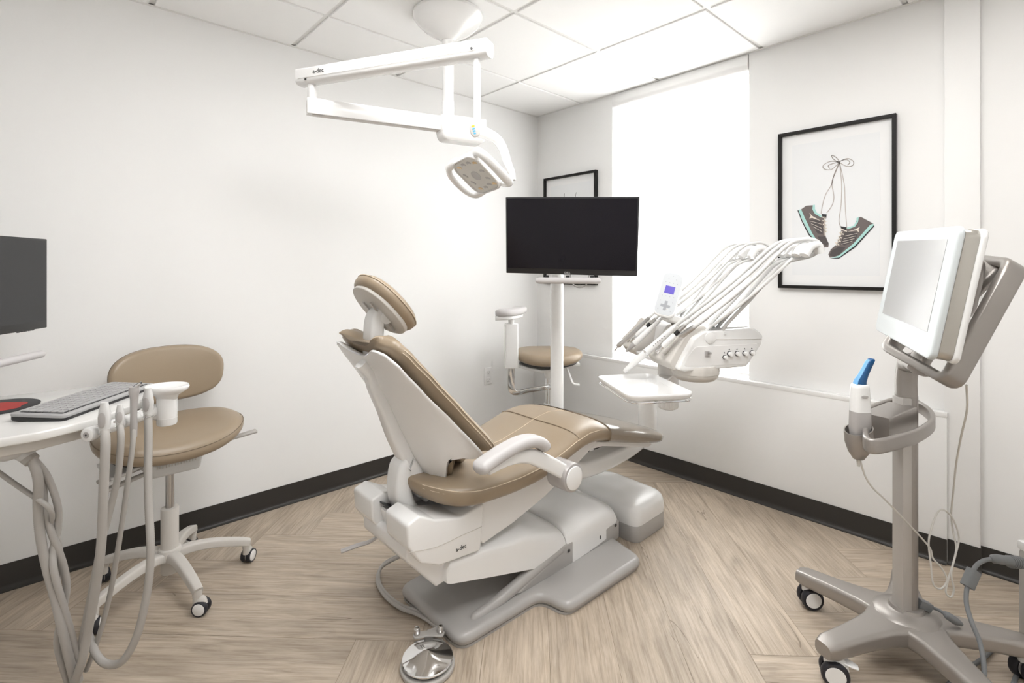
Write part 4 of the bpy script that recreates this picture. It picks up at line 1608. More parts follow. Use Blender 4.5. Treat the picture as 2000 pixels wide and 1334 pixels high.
# touch pad on its own little stalk
pcn = V((-0.8584, -1.6175, 1.1265))
pw = (RV * .080 - FV * .036 - V((0, 0, .020))).normalized()
ph = -(RV * -.070 - FV * .050 - V((0, 0, .190)))
ph = (ph - pw * ph.dot(pw)).normalized()
pn = pw.cross(ph)
if pn.dot(V((-2.816, -2.749, 1.24)) - pcn) < 0:
    pn = -pn
PT = Matrix.Translation(pcn) @ Matrix((pw, ph, pn)).transposed().to_4x4()
g = G()
g.prism(rrect(.092, .205, .030, 7), -.024, 0, .006, 3, 'z', T=PT)
tp = g.build('touch_pad', 'gwhite', t, ang=45)
g = G()
g.prism(rrect(.080, .190, .026, 7), -.001, .0008, .0004, 1, 'z', T=PT)
g.build('pad_face', 'pad', tp)
g = G()
g.box((.0, .018, .001), (.040, .034, .001), T=PT)
g.build('display', 'lcd', tp, label='small lit blue display')
g = G()
g.prism([(-.006, -.075), (.006, -.075), (.006, -.061), (.020, -.061), (.020, -.049), (.006, -.049), (.006, -.033), (-.006, -.033), (-.006, -.049), (-.020, -.049), (-.020, -.061), (-.006, -.061)], .0006, .0014, 0, 1, 'z', T=PT)
g.build('cross_key', 'padg', tp)
g = G()
for a, b in [(-.024, .05), (-.008, .05), (.008, .05), (.024, .05), (-.016, .068), (.016, .068), (0, .082), (-.024, -.012), (-.008, -.012), (.008, -.012), (.024, -.012), (-.026, -.035), (.026, -.035), (-.026, -.075), (.026, -.075)]:
    g.cyl(tuple(PT @ V((a, b, .0006))), tuple(PT @ V((a, b, .0013))), .0016, n=8)
g.build('key_print', 'padg', tp)
g = G()
g.sweep([PT @ V((.01, -.06, -.02)), PT @ V((.02, -.09, -.045)), hw(-.27, .20, .985)], rrect(.045, .035, .012, 4), sm=4)
g.build('pad_stalk', 'gwhite', t, ang=50)
g = G()
g.lathe([(.035, .985), (.04, .99), (.04, 1.02), (.03, 1.032), (.01, 1.036)], 28, T=Matrix.Translation(hw(-.22, .22, 0)))
g.build('stalk_cap', 'gwhite', t)
# wire cradle that carries the tray
g = G()
cr = rrect(.352, .252, .04, 6)
tc_ = hw(-.047, -.130, 0)
TT = Matrix.Translation((tc_.x, tc_.y, .748)) @ Matrix((e1, e2, V((0, 0, 1)))).transposed().to_4x4()
g.tube([TT @ V((x, y, 0)) for x, y in cr], .0035, 8, closed=True)
g.build('tray_cradle', 'chrome', t)
g = G()
g.sweep([TT @ V((-.10, .11, -.004)), TT @ V((-.17, .16, -.004)), V((pc.x, pc.y, .748)).lerp(TT @ V((-.17, .16, 0)), .4), V((pc.x, pc.y, .750))], rrect(.06, .012, .005, 3), sm=4)
g.build('tray_arm', 'gwhite', t, ang=50)

t = thing('instrument_tray', 'empty shallow white instrument tray lying on a chrome wire cradle below the console', 'tray', tuple(TT.translation))
g = G()
oo = rrect(.362, .262, .042, 7)
rows = []
for k, z in ((.965, .008), (.995, .018), (1.0, .024), (.992, .026), (.975, .0245), (.945, .013), (.915, .0068), (.5, .0065), (.1, .0065)):
    kx, ky = 1 - (1 - k) * .75, k
    rows.append([TT @ V((x * (kx if k > .9 else k), y * k, z + .001)) for x, y in oo])
rows = [[TT @ V((x * .1, y * .1, .0035)) for x, y in oo], [TT @ V((x * .93, y * .92, .0035)) for x, y in oo]] + rows
g.loft(rows)
g.build('dish', 'gwhite', t, ang=50)

# instruments: each with its own hose, resting in the racks
HD = V((.085, .13, .15))
spec = [
    ('air_water_syringe', 'slim steel syringe with a bent nozzle tip, the farthest-out instrument on the left rack', 'steel', -.424, -.42, -.20, 'syringe'),
    ('handpiece', 'short steel handpiece with a black collar and blunt end on the left rack', 'steel', -.362, -.385, -.135, 'motor'),
    ('curing_light', 'white handpiece with a pointed grey tip on the left rack of the console', 'gwhite', -.318, -.35, -.07, 'cone'),
    ('scaler', 'long white printed handpiece reaching down past the rack towards the empty tray', 'gwhite', -.182, -.16, .125, 'long'),
    ('handpiece', 'stubby steel handpiece in the middle of the right rack, beside the long white one', 'steel', -.105, -.10, .165, 'motor'),
    ('instrument_hose', 'bare white hose with a steel coupling in the last slot beside the knob panel', 'steel', -.04, -.06, .205, 'coupling'),
]
for nm, lb, mt_, x0, xb, hk, st in spec:
    tip = V((x0, -.10, .852))
    if st == 'motor':
        tip = V((x0 + .025, -.050, .905))
    if st == 'cone':
        tip = V((x0 + .0, -.085, .858))
    if st == 'long':
        tip = V((x0 - .035, -.135, .790))
    if st == 'coupling':
        tip = V((x0 + .05, .00, .965))
    if nm == 'handpiece' and x0 > -.2:
        tip = V((x0 + .04, -.06, .895))
    if st == 'syringe':
        tip = V((x0, -.10, .850))
    tail = V((x0 + .09, .035, 1.008))
    if st == 'long':
        tail = V((x0 + .10, .035, 1.00))
    if st == 'coupling':
        tail = V((x0 + .09, .04, 1.01))
    d_ = (tail - tip).normalized()
    L_ = (tail - tip).length
    a, b = HM @ tip, HM @ tail
    t = thing(nm, lb, 'dental instrument', tuple(a))
    if st == 'syringe':
        g = G()
        g.tube([a + (b - a) * q for q in (.10, .16, .3, .5, .7, 1.0)], [.009, .012, .009, .0085, .0085, .008], 14, sm=2)
        g.build('body', 'steel', t)
        g = G()
        g.tube([a + (b - a) * .13 + V((0, 0, 0)), a + (b - a) * .04 - V((0, 0, .006)), a - V((0, 0, .008))], [.004, .0035, .0025], 10, sm=3)
        g.build('nozzle', 'chrome', t)
    elif st == 'motor':
        g = G()
        g.tube([a + (b - a) * q for q in (.0, .01, .22, .24)], [.0075, .008, .008, .0075], 14)
        g.build('nose', 'chrome', t)
        g = G()
        g.tube([a + (b - a) * q for q in (.22, .30, .62, .66)], [.010, .0125, .0115, .009], 14)
        g.build('body', 'gwhite', t)
        g = G()
        g.tube([a + (b - a) * q for q in (.66, .80)], .0092, 14)
        g.build('collar', 'black', t)
        g = G()
        g.tube([a + (b - a) * q for q in (.80, 1.02)], .0085, 14)
        g.build('coupling', 'steel', t)
    elif st == 'cone':
        g = G()
        g.tube([a + (b - a) * q for q in (.0, .02, .26)], [.004, .006, .013], 14)
        g.build('tip', 'grip', t, label='pointed grey tip')
        g = G()
        g.tube([a + (b - a) * q for q in (.26, .30, .7, 1.0)], [.013, .0135, .011, .008], 14)
        g.build('body', 'gwhite', t)
    elif st == 'long':
        g = G()
        g.tube([a + (b - a) * q for q in (.0, .05, .2, .4, .48, .56, .85, 1.0)], [.007, .010, .0135, .0155, .0155, .0135, .0125, .010], 18, sm=2)
        bd_ = g.build('body', 'gwhite', t, ang=60)
        g = G()
        g.tube([a + (b - a) * q for q in (.425, .445)], .0162, 18)
        g.build('ring', 'chrome', bd_)
        g = G()
        for q in (.56, .60, .64, .68, .72, .76):
            c = a + (b - a) * q - FV * .0120 + V((0, 0, .004))
            g.box(tuple(c), (.006, .004, .0035))
        g.build('printed_marks', 'ink', bd_)
    else:
        g = G()
        g.tube([a + (b - a) * q for q in (.0, .15, .7, 1.0)], [.009, .011, .011, .009], 14)
        g.build('coupling', 'steel', t)
    h0 = V((hk, .40, 1.345))
    st_ = tail + d_ * .02
    g = G()
    base_end = V((xb + .06, .20, 1.000))
    mid = st_.lerp(h0, .55) + V((0, -.006, .004))
    path = [tail - d_ * .012, st_, st_.lerp(h0, .28), mid, h0 + V((-.04, -.055, -.028)), h0 + V((0, -.012, -.002)), h0 + V((.014, .026, -.008)), h0 + V((.016, .044, -.030)),
            h0 + V((.0, .020, -.062)), h0 + V((-.050, -.045, -.086)), h0.lerp(base_end, .35) + V((-.01, -.01, -.012)), h0.lerp(base_end, .7), base_end, base_end - V((0, 0, .03))]
    g.tube([HM @ p for p in path], .0074 if x0 > -.2 else .0056, 10, sm=6)
    g.build('hose', 'hosew', t, ang=60)

# ================================================================ STOOLS


def caster(par, p, ang, z_top, col='warm', r=.027, hood=True):
    """twin-wheel caster standing on the floor below p"""
    c = V((p[0], p[1], r))
    d = V((math.cos(ang), math.sin(ang), 0))
    ax = V((-d.y, d.x, 0))
    piv = V((p[0], p[1], 0)) - d * r * .55
    g = G()
    g.cyl((piv.x, piv.y, r * 1.5), (piv.x, piv.y, z_top), r * .55, n=16, bev=.002)
    g.tube([V((piv.x, piv.y, r * 1.7)), c + V((0, 0, r * .9)), c + d * r * .5 + V((0, 0, r * .3))], [r * .6, r * .62, r * .4], 10, sm=3)
    cs = g.build('caster', col, par, ang=50)
    for sg in (-1, 1):
        g = G()
        o_ = ax * sg * r * .42
        T = Matrix.Translation(c + o_) @ Matrix((d, V((0, 0, 1)), d.cross(V((0, 0, 1))))).transposed().to_4x4()
        w_ = r * .36
        g.lathe([(r * .80, -w_ * .9), (r * .93, -w_), (r, -w_ * .5), (r, w_ * .5), (r * .93, w_), (r * .80, w_ * .9)], 32, T=T)
        g.build('tyre', 'tyre', cs)
        g = G()
        for zz in (-1, 1):
            g.lathe([(r * .02, zz * w_ * 1.08), (r * .70, zz * w_ * 1.08), (r * .80, zz * w_ * .92), (r * .80, 0)][::zz], 28, T=T)
            g.build('wheel_disc', 'gwhite', cs)
            g = G()


def star_base(t, cx, cy, a0, R_, z_hub, leg_mt, rc=.027, cast_rot=None):
    for k in range(5):
        a = math.radians(a0 + 72 * k)
        d = V((math.cos(a), math.sin(a), 0))
        c = V((cx, cy, 0))
        g = G()
        zt = 2 * rc + .035
        pts = [c + d * .015 + V((0, 0, z_hub)), c + d * .07 + V((0, 0, z_hub + .012)), c + d * R_ * .55 + V((0, 0, zt + (z_hub - zt) * .75 + .012)), c + d * R_ * .88 + V((0, 0, zt + .012)), c + d * (R_ + .005) + V((0, 0, zt - .002))]
        g.sweep(pts, rpoly([(-.022, -.014), (.022, -.014), (.017, .014), (-.017, .014)], [.004, .004, .010, .010], 4), sm=5, scale=lambda q: (1.15 - .35 * q, 1.15 - .25 * q))
        g.cyl(tuple(c + d * (R_ - .006) + V((0, 0, zt - .022))), tuple(c + d * (R_ - .006) + V((0, 0, zt))), .016, n=16)
        g.build('leg', leg_mt, t, ang=50)
        ca = a + (cast_rot[k] if cast_rot else .8)
        dd = V((math.cos(ca), math.sin(ca), 0))
        caster(t, c + d * (R_ - .006) + dd * rc * .55, ca, zt - .020, leg_mt, rc)


def stool_seat(cx, cy, rz, zt, w_, d_, th, sag=None):
    ol = []
    for i in range(56):
        a = 2 * PI * i / 56
        c, s = math.cos(a), math.sin(a)
        x = w_ / 2 * math.copysign(abs(c) ** .82, c)
        y = d_ / 2 * math.copysign(abs(s) ** .78, s)
        x *= 1 - .10 * (y / (d_ / 2)) - .05 * (y / (d_ / 2)) ** 2
        ol.append((x, y))
    T = Matrix.Translation((cx, cy, 0)) @ Matrix.Rotation(rz, 4, 'Z')
    return ol, T


# operator stool at the left wall
cx, cy = -2.452, -.392
t = thing('operator_stool', 'tan upholstered dental stool with a backrest on a pale five-star base by the left wall', 'stool', (cx, cy, 0))
star_base(t, cx, cy, -9, .272, .118, 'warm', .0265, [.9, 1.2, -.6, .9, .7])
g = G()
g.cyl((cx, cy, .052), (cx, cy, .305), .0300, n=32, bev=.004)
g.cyl((cx, cy, .095), (cx, cy, .150), .040, n=32, bev=.010)
g.build('column_cover', 'warm', t, ang=40)
g = G()
g.cyl((cx, cy, .30), (cx, cy, .44), .0150, n=24)
g.build('gas_lift', 'steel', t)
ol, T = stool_seat(cx + .008, cy + .045, math.radians(8), 0, .500, .385, .08)
sg_ = lambda x, y: .030 * (x / .25) ** 2 * 1.0 + .02 * (y / .2) * 1.0 - .010 * max(0, -y / .2) ** 2
g = G()
g.pillow(ol, .533, .606, .010, T=T, inset=.028, sag=sg_)
st = g.build('seat', 'tan', t, ang=60)
g = G()
g.tube([T @ V((x * .992, y * .992, .582 + sg_(x, y))) for x, y in ol], .0016, 6, closed=True)
g.build('seam', 'seam', st)
g = G()
g.pillow([(x * .80, y * .74) for x, y in ol], .517, .537, .0, T=T, inset=.006, sag=lambda x, y: .6 * sg_(x, y))
g.build('seat_pan', 'black', t)
g = G()
g.prism(rpoly([(-.10, .530), (-.085, .440), (.085, .433), (.10, .530)], .02, 4), -.075, .085, .012, 3, 'y', T=T)
g.sweep([T @ V(p) for p in ((-.21, .0, .490), (-.15, .0, .500), (-.10, .0, .515), (0, 0, .520), (.10, .0, .515), (.16, .0, .530), (.215, 0, .560))], rrect(.20, .012, .005, 3), sm=4)
mc_ = g.build('tilt_mechanism', 'hosew', t, ang=45)
for k in range(14):
    g = G()
    g.box(tuple(T @ V((-.065 + k * .010, -.0765, .480))), (.003, .003, .014), R=Matrix.Rotation(math.radians(8), 4, 'Z'))
    g.build('grille_rib', 'warm', mc_)
for k, (p0, p1) in enumerate((((.12, -.06, .515), (.30, -.075, .530)), ((-.10, -.02, .480), (-.235, -.05, .474)), ((-.10, -.06, .465), (-.235, -.08, .448)))):
    g = G()
    a, b = T @ V(p0), T @ V(p1)
    g.sweep([a, a.lerp(b, .5), b], rrect(.028, .013, .0055, 3), sm=4, scale=lambda q: (.7 + .5 * q, 1))
    g.build('lever', 'hose', t, ang=60)
# backrest
bw_, bh = .425, .235
ob = []
for i in range(56):
    a = 2 * PI * i / 56
    c, s = math.cos(a), math.sin(a)
    x = bw_ / 2 * math.copysign(abs(c) ** .72, c)
    y = bh / 2 * math.copysign(abs(s) ** .75, s)
    y += .012 * (1 - (x / .2) ** 2)
    x *= 1 + .06 * (y / .12)
    ob.append((x, y))
bcn = V((-2.425, -.148, .772))
bn = V((.18, -1, .12)).normalized()
bx = V((0, 0, 1)).cross(bn).normalized()
by = bn.cross(bx)
BT = Matrix.Translation(bcn) @ Matrix((bx, by, bn)).transposed().to_4x4()
g = G()
g.pillow(ob, -.022, .022, .010, T=BT, inset=.016, sag=lambda x, y: .035 * (x / .2) ** 2)
bb = g.build('backrest', 'tan', t, ang=60)
g = G()
g.tube([BT @ V((x * 1.0, y * 1.0, -.004 + .035 * (x / .2) ** 2)) for x, y in ob], .0014, 6, closed=True)
g.build('seam', 'seam', bb)
g = G()
g.sweep([T @ V((.02, .10, .495)), T @ V((.03, .22, .50)), V((bcn.x + .02, bcn.y + .018, .56)), V((bcn.x + .02, bcn.y + .022, .66)), V((bcn.x + .01, bcn.y + .030, .76))], rrect(.040, .010, .004, 3), up=(0, 1, .3), sm=5)
g.build('back_bar', 'gwhite', t, ang=50)

# assistant stool in the corner, with a swinging body arm
cx, cy = -.335, -.425
t = thing('assistant_stool', 'tan stool with a padded body support arm, in the corner behind the monitor post', 'stool', (cx, cy, 0))
star_base(t, cx, cy, 20, .27, .118, 'hosew', .0265)
g = G()
g.cyl((cx, cy, .052), (cx, cy, .33), .030, n=28, bev=.004)
g.build('column_cover', 'hosew', t)
g = G()
g.cyl((cx, cy, .32), (cx, cy, .56), .0185, n=24)
g.build('gas_lift', 'chrome', t)
g = G()
g.cyl((cx, cy, .425), (cx, cy, .450), .030, n=24, bev=.003)
g.cyl((cx, cy, .452), (cx, cy, .470), .022, n=24, bev=.002)
g.build('arm_collar', 'chrome', t)
g = G()
g.cyl((cx, cy, .50), (cx, cy, .56), .022, .040, n=24)
g.build('mechanism_cone', 'gwhite', t)
rz = math.radians(-42)
ol, T = stool_seat(cx, cy, rz, 0, .44, .40, .06)
g = G()
sg2 = lambda x, y: .012 * (x / .22) ** 2 - .020 * max(0, -y / .2) ** 2
g.pillow(ol, .622, .688, .010, T=T, inset=.022, sag=sg2)
st = g.build('seat', 'tan', t, ang=60)
g = G()
g.pillow([(x * .86, y * .80) for x, y in ol], .604, .624, .0, T=T, inset=.006, sag=sg2)
g.build('seat_pan', 'dark', t)
g = G()
g.sweep([T @ V(p) for p in ((-.20, -.01, .600), (-.12, -.01, .575), (-.05, 0, .560), (.05, 0, .572), (.11, .0, .590), (.17, 0, .602), (.20, 0, .602))], rrect(.17, .020, .007, 3), sm=5)
g.build('tilt_mechanism', 'gwhite', t, ang=50)
g = G()
g.sweep([T @ V((.12, -.04, .575)), T @ V((.14, -.05, .52)), T @ V((.16, -.06, .475)), T @ V((.20, -.07, .470))], rrect(.022, .012, .005, 3), sm=4)
g.build('lever', 'gwhite', t, ang=50)
ax_, ay_ = -.602, -.352
g = G()
g.sweep([V((cx, cy, .436)), V((cx, cy, .436)).lerp(V((ax_, ay_, .436)), .5), V((ax_ + .045, ay_ - .012, .428)), V((ax_ + .012, ay_ - .004, .440)), V((ax_, ay_, .475)), V((ax_, ay_, .60))], rrect(.046, .012, .004, 3), up=V((.5, .6, .62)), sm=6)
g.build('chrome_bracket', 'chrome', t, ang=50)
g = G()
g.box((ax_, ay_, .735), (.088, .040, .290), r=.010, k=3, R=Matrix.Rotation(math.radians(-35), 4, 'Z'))
g.build('upright_cover', 'gwhite', t, ang=50)
pth = [V((ax_ - .105, ay_ + .035, .950)), V((ax_ - .06, ay_ - .005, .952)), V((ax_ + .01, ay_ - .012, .954)), V((ax_ + .08, ay_ + .015, .958)), V((ax_ + .145, ay_ + .055, .962))]
g = G()
g.sweep(pth, rrect(.090, .046, .020, 5), sm=5, scale=lambda q: (min(1, .45 + 5 * min(q, 1 - q)), min(1, .6 + 5 * min(q, 1 - q))))
g.build('support_pad', 'arm', t, ang=60, label='pale grey support pad')
g = G()
g.sweep([p - V((0, 0, .032)) for p in pth[:4]], rrect(.060, .028, .010, 4), sm=5)
g.cyl((ax_, ay_, .87), (ax_, ay_, .92), .020, n=20)
g.build('pad_carrier', 'gwhite', t, ang=50)


# ================================================================ LEFT: ASSISTANT'S WORK SURFACE
ZD = .82
t = thing('work_surface', 'long white rounded work surface with a white holder bar along its front edge', 'desk', (-3.18, -.68, 0))
dk = rpoly([(-3.40, -.43), (-2.92, -.405), (-2.63, -.435), (-2.535, -.53), (-2.548, -.74), (-2.70, -.93), (-2.815, -.982), (-2.95, -.985), (-3.40, -.93)], [.1, .1, .12, .14, .12, .16, .12, .1, .1], 7)
g = G()
g.prism(dk, ZD - .024, ZD, .005, 3, 'z')
g.build('top', 'desk', t, ang=50)
g = G()
g.prism([(-2.99 + (x + 2.99) * .95 - .01, -.70 + (y + .70) * .90) for x, y in dk], ZD - .055, ZD - .023, .004, 2, 'z')
g.build('apron', 'warm', t, ang=50)
g = G()
g.cyl((-3.18, -.68, .03), (-3.18, -.68, ZD - .05), .045, n=28)
g.cyl((-3.18, -.68, 0), (-3.18, -.68, .035), .20, n=40, bev=.01)
g.build('column', 'gwhite', t, ang=40)
# vacuum manifold hanging below the surface at the left edge of view
mf = V((-2.8977, -0.8193, 0.7647))
g = G()
g.loft([[mf + RV * x + V((0, 0, y)) * 1.0 + FV * zz for x, y in rrect(w_, h_, .03, 5)] for w_, h_, zz in ((.13, .035, -.07), (.17, .055, -.05), (.18, .062, 0), (.17, .055, .06), (.12, .035, .08))])
mm = g.build('manifold', 'hosew', t, ang=50)
g = G()
g.tube([V((-2.8691, -0.8595, 0.7627)), V((-2.8531, -0.8743, 0.7464)), V((-2.8411, -0.8854, 0.73))], [.024, .022, .017], 18, sm=3)
g.build('hose_port', 'hosew', mm, ang=50)
g = G()
g.tube([V((-2.8491, -0.878, 0.7395)), V((-2.8361, -0.89, 0.7245))], [.0185, .0175], 18)
g.build('port_collar', 'hose', mm, ang=50)
# holder bar with end cap, post and dish
b0, b1 = V((-2.7172, -0.966, 0.79)), V((-2.5271, -0.792, 0.79))
bd = (b1 - b0).normalized()
g = G()
g.cyl(tuple(b0), tuple(b1 + bd * .01), .0175, n=28)
for q in (.155, .40, .62, .82):
    c = b0.lerp(b1, q)
    g.cyl(tuple(c - bd * .016), tuple(c - bd * .010), .0182, n=28, bev=.001)
hbar = g.build('holder_bar', 'gwhite', t, ang=40)
g = G()
g.cyl(tuple(b0 - bd * .018), tuple(b0 + bd * .012), .0195, n=30, bev=.006)
g.build('end_cap', 'gwhite', hbar)
g = G()
g.cyl(tuple(b0 - bd * .0190), tuple(b0 - bd * .0175), .0085, n=20)
g.build('cap_screw', 'grip', hbar)
g = G()
g.cyl(tuple(b0 - bd * .0195), tuple(b0 - bd * .0188), .003, n=8)
g.build('hex_socket', 'ink', hbar)
bp_ = V((-2.5274, -0.831, 0.785))
g = G()
g.cyl((bp_.x, bp_.y, .742), (bp_.x, bp_.y, .832), .028, n=32, bev=.006)
g.lathe([(.0285, .765), (.0288, .7655), (.0285, .7665)], 32, T=Matrix.Translation((bp_.x, bp_.y, 0)))
g.build('bar_post', 'gwhite', t, ang=40)
g = G()
sx_ = 1.0
g.loft([[V((bp_.x, bp_.y, z)) + RV * (r * math.cos(2 * PI * j / 40) * 1.0 + off) + FV * (r * .85 * math.sin(2 * PI * j / 40)) for j in range(40)] for r, z, off in ((.028, .822, 0), (.034, .836, 0), (.050, .846, 0), (.060, .853, 0), (.0635, .861, 0), (.061, .867, 0), (.054, .865, 0), (.03, .858, 0), (.004, .856, 0))])
g.build('dish', 'gwhite', t, ang=60)
g = G()
g.sweep([V((bp_.x, bp_.y, .772)), V((-2.60, -.74, .78)), V((-2.68, -.70, .785))], rrect(.05, .028, .01, 4), sm=4)
g.build('bar_bracket', 'gwhite', t, ang=50)


def hose_thing(name, label, cat, pts, r, head, rib=.0046, mt='hose'):
    t = thing(name, label, cat, tuple(pts[0]))
    g = G()
    g.tube(pts, r, 12, sm=8, rib=rib)
    g.build('hose', mt, t, ang=70)
    head(t, pts[0])
    return t


UPZ = V((0, 0, 1))
TWN = Matrix((RV, UPZ, -FV)).transposed().to_4x4()


def valve(big):
    def f(t, p):
        s = .88 if big else .66
        TV = Matrix.Translation(p) @ TWN @ Matrix.Rotation(.55 if not big else .15, 4, 'Y')
        g = G()
        rows = []
        for z, a, b in ((-.012, .012, .012), (.0, .0125, .0125), (.012, .0155, .013), (.035, .0165, .013), (.055, .014, .012), (.072, .0105, .010), (.082, .0085, .009), (.0825, .0065, .007)):
            rows.append([TV @ V((x * s, z * s, y * s)) for x, y in selem(a, b, 24, 2.6)])
        g.loft(rows)
        b_ = g.build('valve_body', 'hosew', t, ang=50)
        g = G()
        g.prism(selem(.0105 * s, .024 * s, 24, 2.2), .0120 * s, .0150 * s, .001, 2, 'z', T=TV @ Matrix.Translation((0, .030 * s, 0)))
        g.build('thumb_lever', 'grip', b_)
        g = G()
        g.tube([TV @ V((x * s, -.012 * s, y * s)) for x, y in selem(.0145, .0145, 20)], .0016, 6, closed=True)
        g.build('retaining_ring', 'chrome', b_)
        g = G()
        g.cyl(tuple(TV @ V((-.014 * s, .010 * s, 0))), tuple(TV @ V((-.022 * s, .012 * s, 0))), .004 * s, n=12, bev=.001)
        g.build('pin', 'chrome', b_)
    return f


def syringe(t, p):
    g = G()
    g.tube([p - V((0, 0, .035)), p, p + V((0, 0, .03)), p + V((.001, 0, .075)), p + V((.001, 0, .094)), p + V((.001, 0, .110))], [.0085, .0095, .0085, .0100, .0135, .0125], 20, sm=3)
    b_ = g.build('body', 'grip', t, ang=50)
    g = G()
    q = p + V((0, 0, .106))
    g.tube([q, q + RV * .010 + V((0, 0, .008)), q + RV * .022 + V((0, 0, .015))], [.005, .0048, .0042], 12)
    g.build('nozzle', 'chrome', b_)
    g = G()
    e = q + RV * .022 + V((0, 0, .015))
    g.cyl(tuple(e), tuple(e + RV * .0009 + V((0, 0, .0007))), .0022, n=10)
    g.build('nozzle_hole', 'ink', b_)


h1 = [V((-2.6932, -0.9951, 0.8027)), V((-2.6921, -1.0097, 0.7619)), V((-2.6951, -1.0069, 0.6658)), V((-2.6973, -0.9913, 0.5508)), V((-2.7005, -0.9747, 0.4622)), V((-2.7102, -0.9384, 0.3378)), V((-2.7224, -0.8999, 0.2245)), V((-2.7345, -0.8751, 0.1307)), V((-2.7484, -0.835, 0.0566)), V((-2.7540, -0.8025, 0.0076))]
hose_thing('suction_handpiece', 'large grey suction handpiece, first on the bar beside its end cap, on a ribbed hose', 'suction handpiece', h1, .0115, valve(True))
h2 = [V((-2.6583, -0.9729, 0.8042)), V((-2.6573, -0.9874, 0.762)), V((-2.6625, -0.969, 0.6589)), V((-2.6782, -0.9408, 0.5544)), V((-2.6972, -0.9233, 0.454)), V((-2.7090, -0.8986, 0.3618)), V((-2.7226, -0.8588, 0.247)), V((-2.7349, -0.8338, 0.1516)), V((-2.7475, -0.8086, 0.0699)), V((-2.7426, -0.7994, 0.0097))]
hose_thing('saliva_ejector', 'small grey saliva ejector valve, second from the end cap of the bar', 'suction handpiece', h2, .0088, valve(False))
h3 = [V((-2.6235, -0.937, 0.7858)), V((-2.6270, -0.9474, 0.7303)), V((-2.6356, -0.9394, 0.6424)), V((-2.6462, -0.9159, 0.5203)), V((-2.6570, -0.8923, 0.4115)), V((-2.6691, -0.8675, 0.3012)), V((-2.6869, -0.8374, 0.1895)), V((-2.7083, -0.804, 0.0915)), V((-2.7216, -0.7916, 0.0461))]
hose_thing('air_water_syringe', 'grey syringe with a short chrome nozzle, standing tallest on the holder bar', 'dental instrument', h3, .0068, syringe, rib=0)
h4 = [V((-2.5871, -0.9162, 0.8097)), V((-2.5875, -0.9294, 0.7463)), V((-2.5901, -0.9406, 0.645)), V((-2.5895, -0.9548, 0.5302)), V((-2.5878, -0.9701, 0.4466)), V((-2.5899, -0.968, 0.3581)), V((-2.5997, -0.959, 0.2696)), V((-2.6181, -0.942, 0.1738)), V((-2.6462, -0.9159, 0.1074)), V((-2.6756, -0.8751, 0.0878)), V((-2.6987, -0.8401, 0.1038)), V((-2.7134, -0.8128, 0.1443)), V((-2.7249, -0.7885, 0.1824))]
hose_thing('suction_handpiece', 'grey suction handpiece nearest the dish of the holder bar, its hose looping low', 'suction handpiece', h4, .0108, valve(True))

bundle = [(0, .0115, .0046), (0, .0085, 0), (0, .0090, 0), (0, .0072, 0), (0, .0062, 0)]
conv = [
    [(-2.839, -0.887, 0.734), (-2.825, -0.886, 0.673), (-2.825, -0.859, 0.588), (-2.820, -0.850, 0.499), (-2.807, -0.849, 0.408), (-2.790, -0.851, 0.317), (-2.773, -0.853, 0.210), (-2.757, -0.840, 0.108), (-2.743, -0.813, 0.018)],
    [(-2.835, -0.877, 0.728), (-2.807, -0.863, 0.667), (-2.786, -0.855, 0.581), (-2.784, -0.842, 0.511), (-2.795, -0.846, 0.452), (-2.792, -0.863, 0.394), (-2.771, -0.855, 0.282), (-2.753, -0.844, 0.181), (-2.737, -0.819, 0.040)],
    [(-2.837, -0.862, 0.722), (-2.817, -0.853, 0.653), (-2.811, -0.845, 0.564), (-2.794, -0.847, 0.488), (-2.773, -0.840, 0.398), (-2.766, -0.832, 0.327), (-2.775, -0.824, 0.254), (-2.785, -0.801, 0.166), (-2.770, -0.802, 0.078), (-2.754, -0.789, 0.002)],
    [(-2.833, -0.852, 0.722), (-2.819, -0.824, 0.616), (-2.807, -0.822, 0.540), (-2.785, -0.828, 0.470), (-2.779, -0.821, 0.399), (-2.785, -0.801, 0.320), (-2.778, -0.794, 0.225), (-2.754, -0.816, 0.149), (-2.743, -0.799, 0.062)],
    [(-2.930, -0.789, 0.714), (-2.900, -0.803, 0.682), (-2.860, -0.827, 0.639), (-2.821, -0.877, 0.609), (-2.801, -0.882, 0.581), (-2.796, -0.859, 0.547), (-2.802, -0.826, 0.511)],
]
t = thing('hose_bundle', 'twisted bundle of thick grey hoses hanging from below the white work surface', 'hoses', conv[0][0])
for k, (_, r, rb) in enumerate(bundle):
    g = G()
    g.tube([V(p) for p in conv[k]], r, 12, sm=8, rib=rb)
    g.build('hose', 'hose', t, ang=70)

# keyboard under a clear cover, mouse mat
kc = V((-2.707, -.712, ZD))
kx = V((.635, .772, 0)).normalized()
ky = V((-kx.y, kx.x, 0))
KT = Matrix.Translation(kc) @ Matrix((kx, ky, UPZ)).transposed().to_4x4() @ Matrix.Rotation(math.radians(3), 4, 'X')
t = thing('keyboard', 'grey computer keyboard with dark gaps between the keys, lying on the white work surface', 'keyboard', tuple(kc))
KL, KW = .385, .145
g = G()
g.prism(rrect(KL, KW, .014, 4), .0, .013, .004, 3, 'z', T=KT)
g.build('base', 'black', t, ang=40)
g = G()
g.prism(rrect(KL + .002, KW + .002, .014, 4), .011, .020, .003, 2, 'z', T=KT)
g.build('shell', 'keyb', t, ang=40)
g = G()
g.prism(rrect(KL - .030, KW - .030, .004, 3), .0195, .0204, 0, 1, 'z', T=KT)
g.build('key_well', 'ink', t)
kb = G()
nr, nc = 6, 17
